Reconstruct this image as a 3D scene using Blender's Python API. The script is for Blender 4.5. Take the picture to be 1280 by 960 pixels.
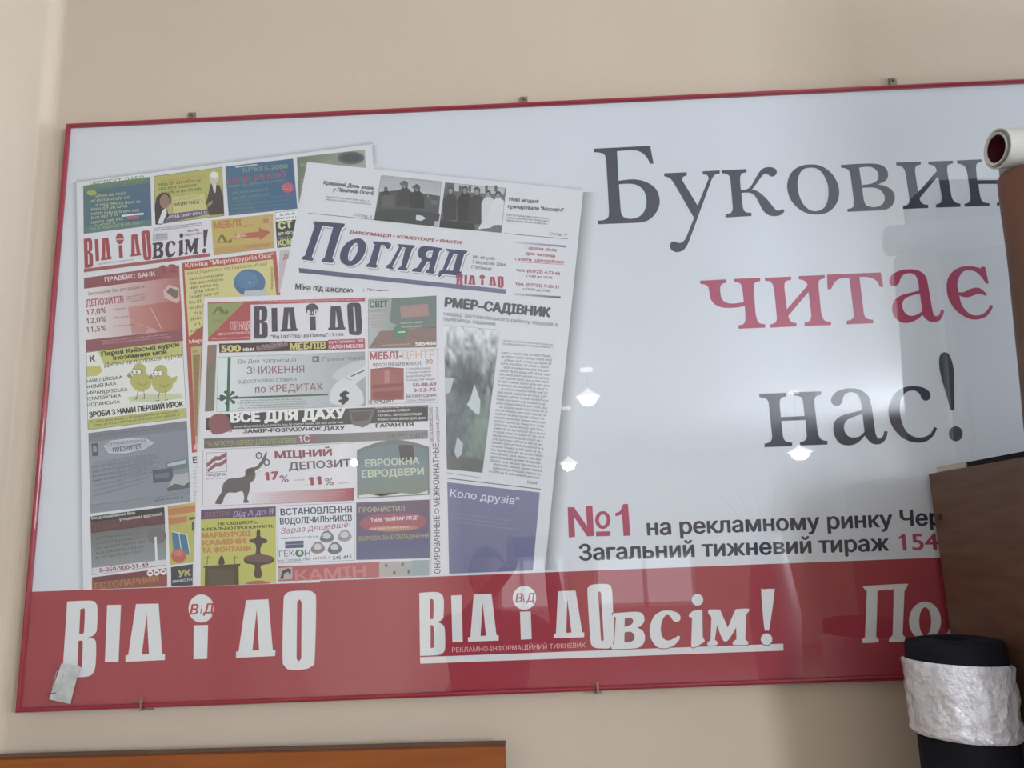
import bpy, bmesh, math, random
from mathutils import Vector, Matrix, noise
from mathutils.geometry import tessellate_polygon, delaunay_2d_cdt
random.seed(7)
for o in list(bpy.data.objects): bpy.data.objects.remove(o)
C = bpy.context.scene.collection

# ------------------------------------------------------------------ camera
F = 1000.0                       # focal length in pixels of the 1280 px wide frame
PITCH, YAW, ROLL = -.1989, .0154, -.0369
CAMY, CAMZ = -1.60, 1.60
def rot(a, b, c):
    Rx = Matrix(((1,0,0),(0,math.cos(a),-math.sin(a)),(0,math.sin(a),math.cos(a))))
    Ry = Matrix(((math.cos(b),0,math.sin(b)),(0,1,0),(-math.sin(b),0,math.cos(b))))
    Rz = Matrix(((math.cos(c),-math.sin(c),0),(math.sin(c),math.cos(c),0),(0,0,1)))
    return Rz @ Rx @ Ry
M = rot(PITCH, YAW, ROLL)        # columns: wall x, wall down, into the wall, in camera axes (right, down, forward)
def w_dir(v):                    # camera axes -> world
    q = M.transposed() @ Vector(v)
    return Vector((q.x, q.z, -q.y))
cam = bpy.data.cameras.new('camera'); cam.sensor_width = 36; cam.lens = 36*F/1280; cam.clip_start = .01
co = bpy.data.objects.new('camera', cam); C.objects.link(co)
R_, U_, B_ = w_dir((1,0,0)), w_dir((0,-1,0)), w_dir((0,0,-1))
m = Matrix((R_, U_, B_)).transposed().to_4x4(); m.translation = Vector((0, CAMY, CAMZ)); co.matrix_world = m
bpy.context.scene.camera = co

# ------------------------------------------------------------------ world, exposure, lights
vs = bpy.context.scene.view_settings
vs.view_transform = 'Standard'; vs.look = 'None'; vs.gamma = 1; vs.use_curve_mapping = False
vs.exposure = 0.16
wd = bpy.data.worlds.new('world'); bpy.context.scene.world = wd; wd.use_nodes = True
wd.node_tree.nodes['Background'].inputs[0].default_value = (.75,.85,1,1)
wd.node_tree.nodes['Background'].inputs[1].default_value = 1.0
WINDOW_NEAR, WINDOW_MID, WINDOW_FAR, WINDOW_BACK, LAMP_GLOW = 26.0, 8.5, 33.0, .75, 90.0

# ------------------------------------------------------------------ measuring helpers
PLANE = -.020                    # the printed sheet stands 20 mm proud of the wall
def at(px, py, y=PLANE):         # where the sight line of a measured pixel meets the vertical plane y
    d = w_dir(((px-640)/F, (py-480)/F, 1))
    t = (y-CAMY)/d.y
    return Vector((d.x*t, y, CAMZ+d.z*t))
def s2l(c):
    c /= 255.0
    return c/12.92 if c <= .04045 else ((c+.055)/1.055)**2.4
MUTE, DEEP = .10, .026
WASH = (.012,.012,.014); GAIN = (.80,.80,.77)
def ink(r, g, b):                # printed colour of a spot measured through the glass
    m_ = (r+g+b)/3; r, g, b = (v+(m_-v)*MUTE for v in (r,g,b))
    return tuple(min(.86, max(DEEP, (s2l(v)-w)/k)) for v, w, k in zip((r,g,b), WASH, GAIN))

# ------------------------------------------------------------------ materials
def mat(name, col, rough=.5, metal=0, spec=.5, emit=None, bump=None, noise_col=None, coat=0, nscale=8, stretch=(1,1,1), sheen=0):
    m = bpy.data.materials.new(name); m.use_nodes = True; nt = m.node_tree; b = nt.nodes['Principled BSDF']
    b.inputs['Base Color'].default_value = (*col, 1); b.inputs['Roughness'].default_value = rough
    b.inputs['Metallic'].default_value = metal; b.inputs['Specular IOR Level'].default_value = spec
    b.inputs['Coat Weight'].default_value = coat; b.inputs['Sheen Weight'].default_value = sheen
    tc = nt.nodes.new('ShaderNodeTexCoord'); mp = nt.nodes.new('ShaderNodeMapping'); mp.inputs['Scale'].default_value = stretch
    nt.links.new(tc.outputs['Object'], mp.inputs['Vector'])
    if noise_col:
        n = nt.nodes.new('ShaderNodeTexNoise'); n.inputs['Scale'].default_value = nscale; n.inputs['Detail'].default_value = 6
        nt.links.new(mp.outputs[0], n.inputs['Vector'])
        r = nt.nodes.new('ShaderNodeValToRGB'); r.color_ramp.elements[0].position = .3; r.color_ramp.elements[1].position = .7
        r.color_ramp.elements[0].color = (*col,1); r.color_ramp.elements[1].color = (*noise_col,1)
        nt.links.new(n.outputs[0], r.inputs[0]); nt.links.new(r.outputs[0], b.inputs['Base Color'])
    if bump:
        n = nt.nodes.new('ShaderNodeTexNoise'); n.inputs['Scale'].default_value = bump[0]; n.inputs['Detail'].default_value = 4
        nt.links.new(mp.outputs[0], n.inputs['Vector'])
        bp = nt.nodes.new('ShaderNodeBump'); bp.inputs['Strength'].default_value = bump[1]; bp.inputs['Distance'].default_value = bump[2]
        nt.links.new(n.outputs[0], bp.inputs['Height']); nt.links.new(bp.outputs[0], b.inputs['Normal']); nt.links.new(bp.outputs[0], b.inputs['Coat Normal'])
    if emit:
        b.inputs['Emission Color'].default_value = (*emit[0],1); b.inputs['Emission Strength'].default_value = emit[1]
    return m
WALL = mat('painted_plaster', (.52,.445,.365), .85, spec=.2, bump=(60,.25,.002), noise_col=(.50,.428,.35), nscale=2.2)
CEIL = mat('ceiling_paint', (.84,.85,.88), .9)
FLOORM = mat('floor_lino', (.27,.22,.18), .5, noise_col=(.22,.18,.15))
RED = mat('red_plastic', (.26,.014,.036), .3, coat=.2, noise_col=(.23,.012,.03))
STEEL = mat('dull_steel', (.32,.29,.24), .45, metal=.8, noise_col=(.22,.2,.17), nscale=40)
PAPER = mat('poster_paper', ink(199,203,210), .55, noise_col=tuple(v*.985 for v in ink(199,203,210)), nscale=3)
ORANGE = mat('orange_veneer', (.26,.075,.014), .55, spec=.3, noise_col=(.21,.057,.011), nscale=7, stretch=(1,1,9))
ORANGE_D = mat('veneer_edge', (.11,.04,.015), .5, noise_col=(.09,.03,.012))
BROWN = mat('dark_brown_veneer', (.125,.060,.032), .5, noise_col=(.078,.033,.017), nscale=9, stretch=(1,1,8))
BLACKF = mat('black_fabric', (.008,.009,.014), .85, bump=(90,.5,.002), noise_col=(.010,.011,.017), nscale=20, spec=.15)
LABEL = mat('white_wrap', (.70,.72,.80), .35, coat=1.0, bump=(34,1.0,.02), noise_col=(.62,.64,.72), nscale=9)
MAG = mat('magenta_core', (.085,.008,.028), .6, noise_col=(.06,.006,.02))
ROLLW = mat('white_roll_paper', (.62,.62,.58), .6, noise_col=(.52,.53,.50))
ROLLG = mat('grey_roll_layer', (.25,.28,.27), .6, noise_col=(.2,.22,.22))
KRAFT = mat('brown_print_paper', (.17,.060,.036), .55, noise_col=(.075,.05,.026), nscale=7)
INK = bpy.data.materials.new('printed_ink'); INK.use_nodes = True
_n = INK.node_tree; _a = _n.nodes.new('ShaderNodeAttribute'); _a.attribute_name = 'print'
_b = _n.nodes['Principled BSDF']; _b.inputs['Roughness'].default_value = .6; _b.inputs['Specular IOR Level'].default_value = .2
_t = _n.nodes.new('ShaderNodeTexCoord'); _z = _n.nodes.new('ShaderNodeTexNoise'); _z.inputs['Scale'].default_value = 160
_n.links.new(_t.outputs['Object'], _z.inputs['Vector'])
_mr = _n.nodes.new('ShaderNodeMapRange'); _mr.inputs[3].default_value = .965; _mr.inputs[4].default_value = 1.035
_n.links.new(_z.outputs[0], _mr.inputs[0])
_mx = _n.nodes.new('ShaderNodeVectorMath'); _mx.operation = 'SCALE'
_n.links.new(_a.outputs['Color'], _mx.inputs[0]); _n.links.new(_mr.outputs[0], _mx.inputs['Scale']); _n.links.new(_mx.outputs[0], _b.inputs['Base Color'])
GLASS = bpy.data.materials.new('glazing'); GLASS.use_nodes = True
_n = GLASS.node_tree; _n.nodes.remove(_n.nodes['Principled BSDF']); _o = _n.nodes['Material Output']
_f = _n.nodes.new('ShaderNodeFresnel'); 
_ge = _n.nodes.new('ShaderNodeNewGeometry'); _mi = _n.nodes.new('ShaderNodeMapRange')      # thin pane: same reflectance on both faces
_mi.inputs[3].default_value = 1.62; _mi.inputs[4].default_value = 1/1.62
_n.links.new(_ge.outputs['Backfacing'], _mi.inputs[0]); _n.links.new(_mi.outputs[0], _f.inputs[0])
_tr = _n.nodes.new('ShaderNodeBsdfTransparent'); _tr.inputs[0].default_value = (.975,.985,.985,1)
_g = _n.nodes.new('ShaderNodeBsdfGlossy'); _g.inputs['Roughness'].default_value = .012
_m = _n.nodes.new('ShaderNodeMixShader')
_n.links.new(_f.outputs[0], _m.inputs[0]); _n.links.new(_tr.outputs[0], _m.inputs[1]); _n.links.new(_g.outputs[0], _m.inputs[2]); _n.links.new(_m.outputs[0], _o.inputs[0])

# ------------------------------------------------------------------ object helpers
def link(name, me, parent=None, material=None):
    if material and not me.materials: me.materials.append(material)
    o = bpy.data.objects.new(name, me); C.objects.link(o)
    if parent:
        o.parent = parent; o.location = -parent_world(parent)
    return o
def parent_world(p):
    v = Vector(p.location)
    while p.parent: p = p.parent; v += p.location
    return v
def mesh(name, verts, faces, material, parent=None, smooth=False):
    me = bpy.data.meshes.new(name); me.from_pydata([tuple(v) for v in verts], [], faces); me.update()
    if smooth:
        for p in me.polygons: p.use_smooth = True
    return link(name, me, parent, material)
def thing(name, label, cat, loc=(0,0,0), group=None):
    o = bpy.data.objects.new(name, None); C.objects.link(o); o.location = loc; o.empty_display_size = .05
    o['label'] = label; o['category'] = cat
    if group: o['group'] = group
    return o
def box_bm(bm, a, b):
    vs_ = [bm.verts.new((x,y,z)) for x in (a[0],b[0]) for y in (a[1],b[1]) for z in (a[2],b[2])]
    for f in ((0,1,3,2),(4,6,7,5),(0,4,5,1),(2,3,7,6),(0,2,6,4),(1,5,7,3)): bm.faces.new([vs_[i] for i in f])
def box(name, a, b, material, parent=None, bevel=0):
    bm = bmesh.new(); box_bm(bm, a, b)
    bmesh.ops.recalc_face_normals(bm, faces=bm.faces)
    if bevel: bmesh.ops.bevel(bm, geom=list(bm.edges), offset=bevel, segments=2, affect='EDGES', profile=.6)
    me = bpy.data.meshes.new(name); bm.to_mesh(me); bm.free()
    return link(name, me, parent, material)
def struct(o): o['kind'] = 'structure'; return o
def lathe(name, prof, material, parent=None, axis=None, base=(0,0,0), n=32, wob=0, ws=20, smooth=True):
    # prof: (radius, height) along axis from base
    ax = Vector(axis or (0,0,1)).normalized(); q = ax.to_track_quat('Z','Y'); vv = []; ff = []
    for k, (r, h) in enumerate(prof):
        for i in range(n):
            a = 2*math.pi*i/n; rr = r
            if wob: rr += wob*noise.noise(Vector((math.cos(a)*ws*.07, math.sin(a)*ws*.07, h*ws)))
            vv.append(Vector(base)+q@Vector((rr*math.cos(a), rr*math.sin(a), h)))
    for k in range(len(prof)-1):
        for i in range(n):
            j = (i+1)%n; ff.append((k*n+i, k*n+j, (k+1)*n+j, (k+1)*n+i))
    return mesh(name, vv, ff, material, parent, smooth)

# ------------------------------------------------------------------ printing: flat shapes of one sheet, each with its own colour
class Print:
    def __init__(s, lift=0): s.v = []; s.f = []; s.c = []; s.lv = 0; s.lift = lift
    def add(s, pts, faces, cols, up=0):        # pts in measured pixels; up = ink layer
        n = len(s.v); y = PLANE-.00010-s.lift*.0010-(s.lv*.000012)-up*.00003
        s.v += [at(x, yy, y) for x, yy in pts]; s.f += [tuple(n+i for i in f) for f in faces]
        s.c += cols if isinstance(cols, list) else [cols]*len(pts); s.lv += 1
    def quad(s, p, col, col2=None, down=False):   # col2: colour of the right (or lower) end
        c2 = col2 or col; cols = [ink(*col), ink(*c2), ink(*c2), ink(*col)]
        if down: cols = [ink(*col), ink(*col), ink(*c2), ink(*c2)]
        if col2:
            N = 8; pts = []; cc = []
            for i in range(N+1):
                t = i/N
                for a, b, ca, cb in ((p[0],p[1],cols[0],cols[1]),(p[3],p[2],cols[3],cols[2])) if not down else ((p[0],p[3],cols[0],cols[3]),(p[1],p[2],cols[1],cols[2])):
                    pts.append((a[0]+(b[0]-a[0])*t, a[1]+(b[1]-a[1])*t)); cc.append(tuple(u+(w-u)*t for u, w in zip(ca, cb)))
            s.add(pts, [(2*i,2*i+2,2*i+3,2*i+1) for i in range(N)], cc)
        else: s.add(p, [(0,1,2,3)], cols)
    def rim(s, p, w, col):                        # thin border line
        cx = sum(a[0] for a in p)/4; cy = sum(a[1] for a in p)/4; q = []
        for x, y in p: q.append((x-math.copysign(w,x-cx), y-math.copysign(w,y-cy)))
        s.add(list(p)+q, [(i,(i+1)%4,4+(i+1)%4,4+i) for i in range(4)], ink(*col))
    def poly(s, loops, col):
        flat = [pt for l in loops for pt in l]
        tris = tessellate_polygon([[Vector((x,y,0)) for x, y in l] for l in loops])
        s.add(flat, [tuple(t) for t in tris], ink(*col))
    def ell(s, cx, cy, rx, ry, col, n=20, tilt=0):
        ca, sa = math.cos(tilt), math.sin(tilt); pts = []
        for i in range(n):
            a = 2*math.pi*i/n; x = rx*math.cos(a); y = ry*math.sin(a); pts.append((cx+x*ca-y*sa, cy+x*sa+y*ca))
        s.add(pts, [tuple(range(n))], ink(*col))
    def line(s, a, b, w, col):
        d = Vector((b[0]-a[0], b[1]-a[1])).normalized(); nx, ny = -d.y*w/2, d.x*w/2
        s.add([(a[0]+nx,a[1]+ny),(b[0]+nx,b[1]+ny),(b[0]-nx,b[1]-ny),(a[0]-nx,a[1]-ny)], [(0,1,2,3)], ink(*col))
    def greek(s, p, rows, col, size=.5, ragged=.15, seed=1):   # rows of print too small to read, as word-like strokes
        rnd = random.Random(seed); pts = []; ff = []
        W = math.hypot(p[1][0]-p[0][0], p[1][1]-p[0][1]); H = math.hypot(p[3][0]-p[0][0], p[3][1]-p[0][1])/rows
        def bl(u, v):
            x = (p[0][0]*(1-u)+p[1][0]*u)*(1-v)+(p[3][0]*(1-u)+p[2][0]*u)*v
            y = (p[0][1]*(1-u)+p[1][1]*u)*(1-v)+(p[3][1]*(1-u)+p[2][1]*u)*v
            return (x, y)
        cw = H*size*.62/W
        for r in range(rows):
            u = 0 if rnd.random() < .8 else cw*3; end = 1-rnd.random()*ragged; word = rnd.randint(2,9)
            while u < end-cw:
                v0 = (r+.5-size/2-(.0 if rnd.random()<.8 else size*.25))/rows; v1 = (r+.5+size/2)/rows
                n = len(pts); pts += [bl(u,v0), bl(u+cw*.36,v0), bl(u+cw*.36,v1), bl(u,v1)]; ff.append((n,n+1,n+2,n+3))
                vm = rnd.choice((v0, (v0+v1)/2-.12*size/rows, v1-.25*size/rows))
                n = len(pts); pts += [bl(u+cw*.3,vm), bl(u+cw*.8,vm), bl(u+cw*.8,vm+.25*size/rows), bl(u+cw*.3,vm+.25*size/rows)]; ff.append((n,n+1,n+2,n+3))
                u += cw; word -= 1
                if word <= 0: u += cw*.8; word = rnd.randint(2,9)
        s.add(pts, ff, ink(*col))
    def text(s, t, a, b, h, col, bold=0, shear=0, lean=None, blur=0):
        # baseline from a to b, capitals h high, all in measured pixels
        V, Fc, w = glyphs(t, 0); bold *= 1.5 if DEEP > .03 else 1
        if bold:                                     # heavier strokes: the same print laid down four more times a hair aside
            for ox, oy in ((-bold,0),(bold,0),(0,-bold*.6),(0,bold*.6)):
                s._put(V, Fc, w-2*bold, a, b, h, col, shear, lean, ox, oy, bold)
            w -= 2*bold
        s._put(V, Fc, w, a, b, h, col, shear, lean, 0, 0, bold)
    def _put(s, V, Fc, w, a, b, h, col, shear, lean, ox, oy, bd):
        w = w+4*bd; ox += bd
        dx, dy = b[0]-a[0], b[1]-a[1]; L = math.hypot(dx, dy)
        ux, uy = dx/L, dy/L
        px, py = (uy, -ux) if lean is None else (lean, -1)
        q = [(x+ox, y+oy/.73) for x, y in V]
        s.add([(a[0]+dx*(x/w)+px*h*y+ux*shear*h*y, a[1]+dy*(x/w)+py*h*y+uy*shear*h*y) for x, y in q], Fc, ink(*col)); s.lv -= .8
    def obj(s, name, parent, label=None):
        me = bpy.data.meshes.new(name); me.from_pydata([tuple(v) for v in s.v], [], s.f)
        ca = me.color_attributes.new('print', 'FLOAT_COLOR', 'POINT')
        for i, c in enumerate(s.c): ca.data[i].color = (*c, 1)
        o = link(name, me, parent, INK)
        if label: o['label'] = label
        return o
_gc = {}
def area(l): return .5*sum(l[i-1][0]*l[i][1]-l[i][0]*l[i-1][1] for i in range(len(l)))
def inside(p, l):
    c = False
    for i in range(len(l)):
        (x0,y0),(x1,y1) = l[i-1], l[i]
        if (y0 > p[1]) != (y1 > p[1]) and p[0] < (x1-x0)*(p[1]-y0)/(y1-y0)+x0: c = not c
    return c
def glyphs(t, bold=0):           # outlines of the built-in font, filled here loop by loop
    if t in _gc: return _gc[t]
    cu = bpy.data.curves.new('t', 'FONT'); cu.body = t; cu.size = 1; cu.resolution_u = 3; cu.dimensions = '3D'; cu.fill_mode = 'NONE' if 'NONE' in [e.identifier for e in cu.bl_rna.properties['fill_mode'].enum_items] else 'FULL'
    cu.dimensions = '3D'; cu.fill_mode = 'FULL'
    ob = bpy.data.objects.new('t', cu); C.objects.link(ob)
    me = bpy.data.meshes.new_from_object(ob)
    nb = {}
    for e in me.edges:
        a_, b_ = e.vertices; nb.setdefault(a_, []).append(b_); nb.setdefault(b_, []).append(a_)
    co_ = [(v.co.x, v.co.y) for v in me.vertices]; seen = set(); loops = []
    for st_ in sorted(nb):
        if st_ in seen: continue
        # walk in the order the outline was stored
        l = [st_]; seen.add(st_); nx = [k_ for k_ in nb[st_]]; cur = min(nx) if st_+1 not in nx else st_+1
        while cur not in seen:
            seen.add(cur); l.append(cur); c2 = [k_ for k_ in nb[cur] if k_ not in seen]
            if not c2: break
            cur = c2[0]
        q = []
        for i_ in l:
            if not q or (abs(co_[i_][0]-q[-1][0])+abs(co_[i_][1]-q[-1][1])) > 2e-4: q.append(co_[i_])
        while len(q) > 2 and abs(q[0][0]-q[-1][0])+abs(q[0][1]-q[-1][1]) < 2e-4: q.pop()
        if len(q) > 2 and abs(area(q)) > 1e-6: loops.append(q)
    bpy.data.objects.remove(ob); bpy.data.curves.remove(cu); bpy.data.meshes.remove(me)
    for l in list(loops):        # the built-in figure one is a bare bar: give it its flag
        xs = [p[0] for p in l]; ys = [p[1] for p in l]
        if len(l) == 4 and .67 < max(ys) < .70 and abs(min(ys)) < .01 and .08 < max(xs)-min(xs) < .12 and '1' in t:
            X0, X1 = min(xs), max(xs); Y = max(ys); f_ = [(X1,Y),(X0,Y),(X0-.02,Y-.05),(X0-.11,Y-.10),(X0-.11,Y-.18),(X0,Y-.13),(X1,Y-.13)]
            loops.append(f_ if area(f_)*area(l) > 0 else f_[::-1])
    V, Fc = [], []
    # group loops that touch in x, fill each group by winding number
    bb = sorted([(min(p[0] for p in l), max(p[0] for p in l), l) for l in loops], key=lambda q: q[0]); groups = []
    for g in bb:
        if groups and g[0] < groups[-1][0]-1e-4: groups[-1][1].append(g[2]); groups[-1][0] = max(groups[-1][0], g[1])
        else: groups.append([g[1], [g[2]]])
    for _, ls in groups:
        vs_, es_ = [], []
        for l in ls:
            n0 = len(vs_); vs_ += [Vector(p) for p in l]; es_ += [(n0+i_, n0+(i_+1)%len(l)) for i_ in range(len(l))]
        ov, oe, of, *_r = delaunay_2d_cdt(vs_, es_, [], 0, 1e-6)
        n0 = len(V); V += [(p.x, p.y) for p in ov]
        for f in of:
            cx = sum(ov[i_].x for i_ in f)/len(f); cy = sum(ov[i_].y for i_ in f)/len(f); wn = 0
            for l in ls:
                for i_ in range(len(l)):
                    (ax_,ay_),(bx_,by_) = l[i_-1], l[i_]
                    if (ay_ > cy) != (by_ > cy) and cx < (bx_-ax_)*(cy-ay_)/(by_-ay_)+ax_: wn += 1 if by_ > ay_ else -1
            if wn: Fc.append(tuple(n0+i_ for i_ in f))
    x0 = min(v[0] for v in V); x1 = max(v[0] for v in V)
    V = [(x-x0, y/.73) for x, y in V]
    _gc[t] = (V, Fc, x1-x0); return _gc[t]
def smooth(loop, steps=4):       # (x,y) smooth point, (x,y,1) corner: Catmull-Rom through the smooth ones
    n = len(loop); out = []
    for i in range(n):
        p1, p2 = loop[i], loop[(i+1)%n]; p0, p3 = loop[i-1], loop[(i+2)%n]
        c1, c2 = len(p1) > 2, len(p2) > 2
        out.append(p1[:2])
        if c1 and c2: continue
        if c1: p0 = p1
        if c2: p3 = p2
        for k in range(1, steps):
            t = k/steps; q = []
            for d in (0,1):
                a, b, c, e = p0[d], p1[d], p2[d], p3[d]
                q.append(.5*(2*b+(c-a)*t+(2*a-5*b+4*c-e)*t*t+(3*b-a-3*c+e)*t**3))
            out.append(tuple(q))
    return out
def X(loops, crop, sm=True):     # loops drawn on an enlargement: crop = (left, top, scale)
    ox, oy, s = crop
    return [[(ox+x/s, oy+y/s) for x, y in (smooth(l) if sm else [p[:2] for p in l])] for l in loops]
def K(l): return [(x,y,1) for x, y in l]
def ellp(cx, cy, rx, ry, n=28): return [(cx+rx*math.cos(2*math.pi*i/n), cy+ry*math.sin(2*math.pi*i/n), 1) for i in range(n)]
def remap(loops, src, dst):      # bilinear quad-to-quad, source being nearly rectangular
    x0 = (src[0][0]+src[3][0])/2; x1 = (src[1][0]+src[2][0])/2; out = []
    for l in loops:
        o = []
        for x, y in l:
            u = (x-x0)/(x1-x0); yt = src[0][1]+(src[1][1]-src[0][1])*u; yb = src[3][1]+(src[2][1]-src[3][1])*u; v = (y-yt)/(yb-yt)
            o.append(tuple((dst[0][i]*(1-u)+dst[1][i]*u)*(1-v)+(dst[3][i]*(1-u)+dst[2][i]*u)*v for i in (0,1)))
        out.append(o)
    return out

# ================================================================== THE ROOM
corner = at(64, 60, 0).x
XL, XR, YB, ZC = corner, 4.6, -11.0, 2.95
T = .12
def wall_with_corner():
    # back wall turns into the left wall through a soft plaster corner
    r = .03; pts = [(XR+T, 0)]
    for i in range(9):
        a = math.pi/2*i/8; pts.append((XL+r-r*math.sin(a), -r+r*math.cos(a)))
    return pts, r
pts, rr = wall_with_corner()
def strip(name, pl, z0, z1, out, material):
    vv = []; ff = []
    for x, y in pl: vv += [(x,y,z0),(x,y,z1)]
    n = len(pl)
    for x, y in pl: vv += [(x+out[0],y+out[1],z0),(x+out[0],y+out[1],z1)]
    for i in range(n-1):
        ff += [(2*i,2*i+2,2*i+3,2*i+1),(2*n+2*i,2*n+2*i+1,2*n+2*i+3,2*n+2*i+2)]
    return mesh(name, vv, ff, material)
struct(strip('wall_back', pts[:6], 0, ZC, (0,T), WALL))
lp = pts[5:]+[(XL, YB)]
struct(strip('wall_left', lp, 0, ZC, (-T,0), WALL))
struct(box('floor', (XL-T, YB-T, -.1), (XR+T, T, 0), FLOORM))
struct(box('ceiling', (XL-T, YB-T, ZC), (XR+T, T, ZC+.1), CEIL))
def holed_wall(name, axis, c, t, a0, a1, holes):       # wall in pieces round its window openings, one mesh
    bm = bmesh.new(); cuts = sorted(holes)
    def B(u0,u1,z0,z1):
        if u1-u0 < 1e-4 or z1-z0 < 1e-4: return
        if axis == 'x': box_bm(bm, (c,u0,z0), (c+t,u1,z1))
        else: box_bm(bm, (u0,c,z0), (u1,c+t,z1))
    u = a0
    for (h0,h1,z0,z1) in cuts:
        B(u,h0,0,ZC); B(h0,h1,0,z0); B(h0,h1,z1,ZC); u = h1
    B(u,a1,0,ZC)
    me = bpy.data.meshes.new(name); bmesh.ops.recalc_face_normals(bm, faces=bm.faces); bm.to_mesh(me); bm.free()
    return struct(link(name, me, None, WALL))
SIDE = [(-1.75,-.35,.95,2.75),(-4.6,-2.6,.95,2.75),(-7.35,-5.3,.95,2.85)]
BACK = [(-.85,.55,.62,1.42),(.95,2.5,.62,1.42)]
holed_wall('wall_right', 'x', XR, T, YB, 0, SIDE)
holed_wall('wall_front', 'y', YB-T, T, XL, XR, BACK)
FRAMEW = mat('white_window_frame', (.7,.7,.7), .4, noise_col=(.66,.66,.66))
DAY = mat('daylit_side_glass', (.8,.85,.9), .3, emit=((.84,.93,1.0), WINDOW_MID)); NEARDAY = mat('daylit_near_glass', (.8,.85,.9), .3, emit=((.84,.93,1.0), WINDOW_NEAR))
FARDAY = mat('daylit_far_glass', (.8,.85,.9), .3, emit=((.88,.94,1.0), WINDOW_FAR))
k = 0
for (h0,h1,z0,z1) in SIDE:
    k += 1
    bm = bmesh.new(); X0 = XR+.03; X1 = XR+.08
    for a in ((h0,h0+.06),(h1-.06,h1),((h0+h1)/2-.03,(h0+h1)/2+.03)): box_bm(bm, (X0,a[0],z0), (X1,a[1],z1))
    for a in ((z0,z0+.06),(z1-.06,z1)): box_bm(bm, (X0,h0,a[0]), (X1,h1,a[1]))
    me = bpy.data.meshes.new('window'); bm.to_mesh(me); bm.free(); wo = struct(link('window_%d' % k, me, None, FRAMEW))
    mesh('pane', [(XR+.07,h0,z0),(XR+.07,h1,z0),(XR+.07,h1,z1),(XR+.07,h0,z1)], [(0,1,2,3)], FARDAY if h0 < -5 else NEARDAY if h0 > -2 else DAY, wo)
SHEER = mat('daylit_back_glass', (.8,.85,.9), .3, emit=((.95,.95,1.0), WINDOW_BACK))
for (h0,h1,z0,z1) in BACK:
    k += 1
    bm = bmesh.new(); Y0 = YB-.08; Y1 = YB-.03
    for a in ((h0,h0+.06),(h1-.06,h1),((h0+h1)/2-.03,(h0+h1)/2+.03)): box_bm(bm, (a[0],Y0,z0), (a[1],Y1,z1))
    for a in ((z0,z0+.06),(z1-.06,z1)): box_bm(bm, (h0,Y0,a[0]), (h1,Y1,a[1]))
    me = bpy.data.meshes.new('window'); bm.to_mesh(me); bm.free(); wo = struct(link('window_%d' % k, me, None, FRAMEW))
    mesh('pane', [(h0,YB-.07,z0),(h1,YB-.07,z0),(h1,YB-.07,z1),(h0,YB-.07,z1)], [(0,1,2,3)], SHEER, wo)

# ================================================================== THE FRAMED POSTER
TLc, TRc = at(84,156), at(1280,100); BLc, BRc = at(21,891), at(1104,850)
sl = (TRc.z-TLc.z)/(TRc.x-TLc.x); sb = (BRc.z-BLc.z)/(BRc.x-BLc.x)
XEND = 2.05
q0, q1, q2, q3 = TLc, Vector((XEND,PLANE,TLc.z+sl*(XEND-TLc.x))), Vector((XEND+.02,PLANE,BLc.z+sb*(XEND+.02-BLc.x))), BLc
poster = thing('framed_poster', 'wide red-framed glazed newspaper advertising poster with large Cyrillic headline on the wall', 'poster', (TLc.x, 0, TLc.z))
RW = .0095
def rail(a, b, n_in):            # a bevelled moulding from a to b, n_in points to the inside
    prof = [(0,-.001),(0,-.022),(.0018,-.0275),(.0050,-.0290),(.0078,-.0278),(RW,-.0250),(RW,-.001)]
    d = (b-a).normalized(); vv = []; n = len(prof)
    for e, s in ((a,1),(b,-1)):
        for u, y in prof:
            p = e + n_in*u + d*u*s; vv.append((p.x, y, p.z))
    ff = [(i,(i+1)%n,n+(i+1)%n,n+i) for i in range(n)]+[tuple(range(n)),tuple(range(2*n-1,n-1,-1))]
    o = mesh('frame_rail', vv, ff, RED, poster)
    bm = bmesh.new(); bm.from_mesh(o.data); bmesh.ops.recalc_face_normals(bm, faces=bm.faces); bm.to_mesh(o.data); bm.free()
def perp(a, b):
    d = (b-a).normalized(); return Vector((d.z, 0, -d.x))
for a, b in ((q0,q1),(q1,q2),(q2,q3),(q3,q0)): rail(a, b, perp(a, b))
def plate(name, y0, y1, material):
    vv = [(p.x, y, p.z) for y in (y0,y1) for p in (q0,q1,q2,q3)]
    cx = sum(v[0] for v in vv)/8; cz = sum(v[2] for v in vv)/8
    vv = [(x-math.copysign(.004,x-cx), y, z-math.copysign(.004,z-cz)) for x,y,z in vv]
    return mesh(name, vv, [(0,3,2,1),(4,5,6,7),(0,1,5,4),(1,2,6,5),(2,3,7,6),(3,0,4,7)], material, poster)
plate('sheet', -.006, PLANE, PAPER)
glass = plate('glass_pane', -.0242, -.0262, GLASS)
bm = bmesh.new(); bm.from_mesh(glass.data); bmesh.ops.recalc_face_normals(bm, faces=bm.faces); bm.to_mesh(glass.data); bm.free()

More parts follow.
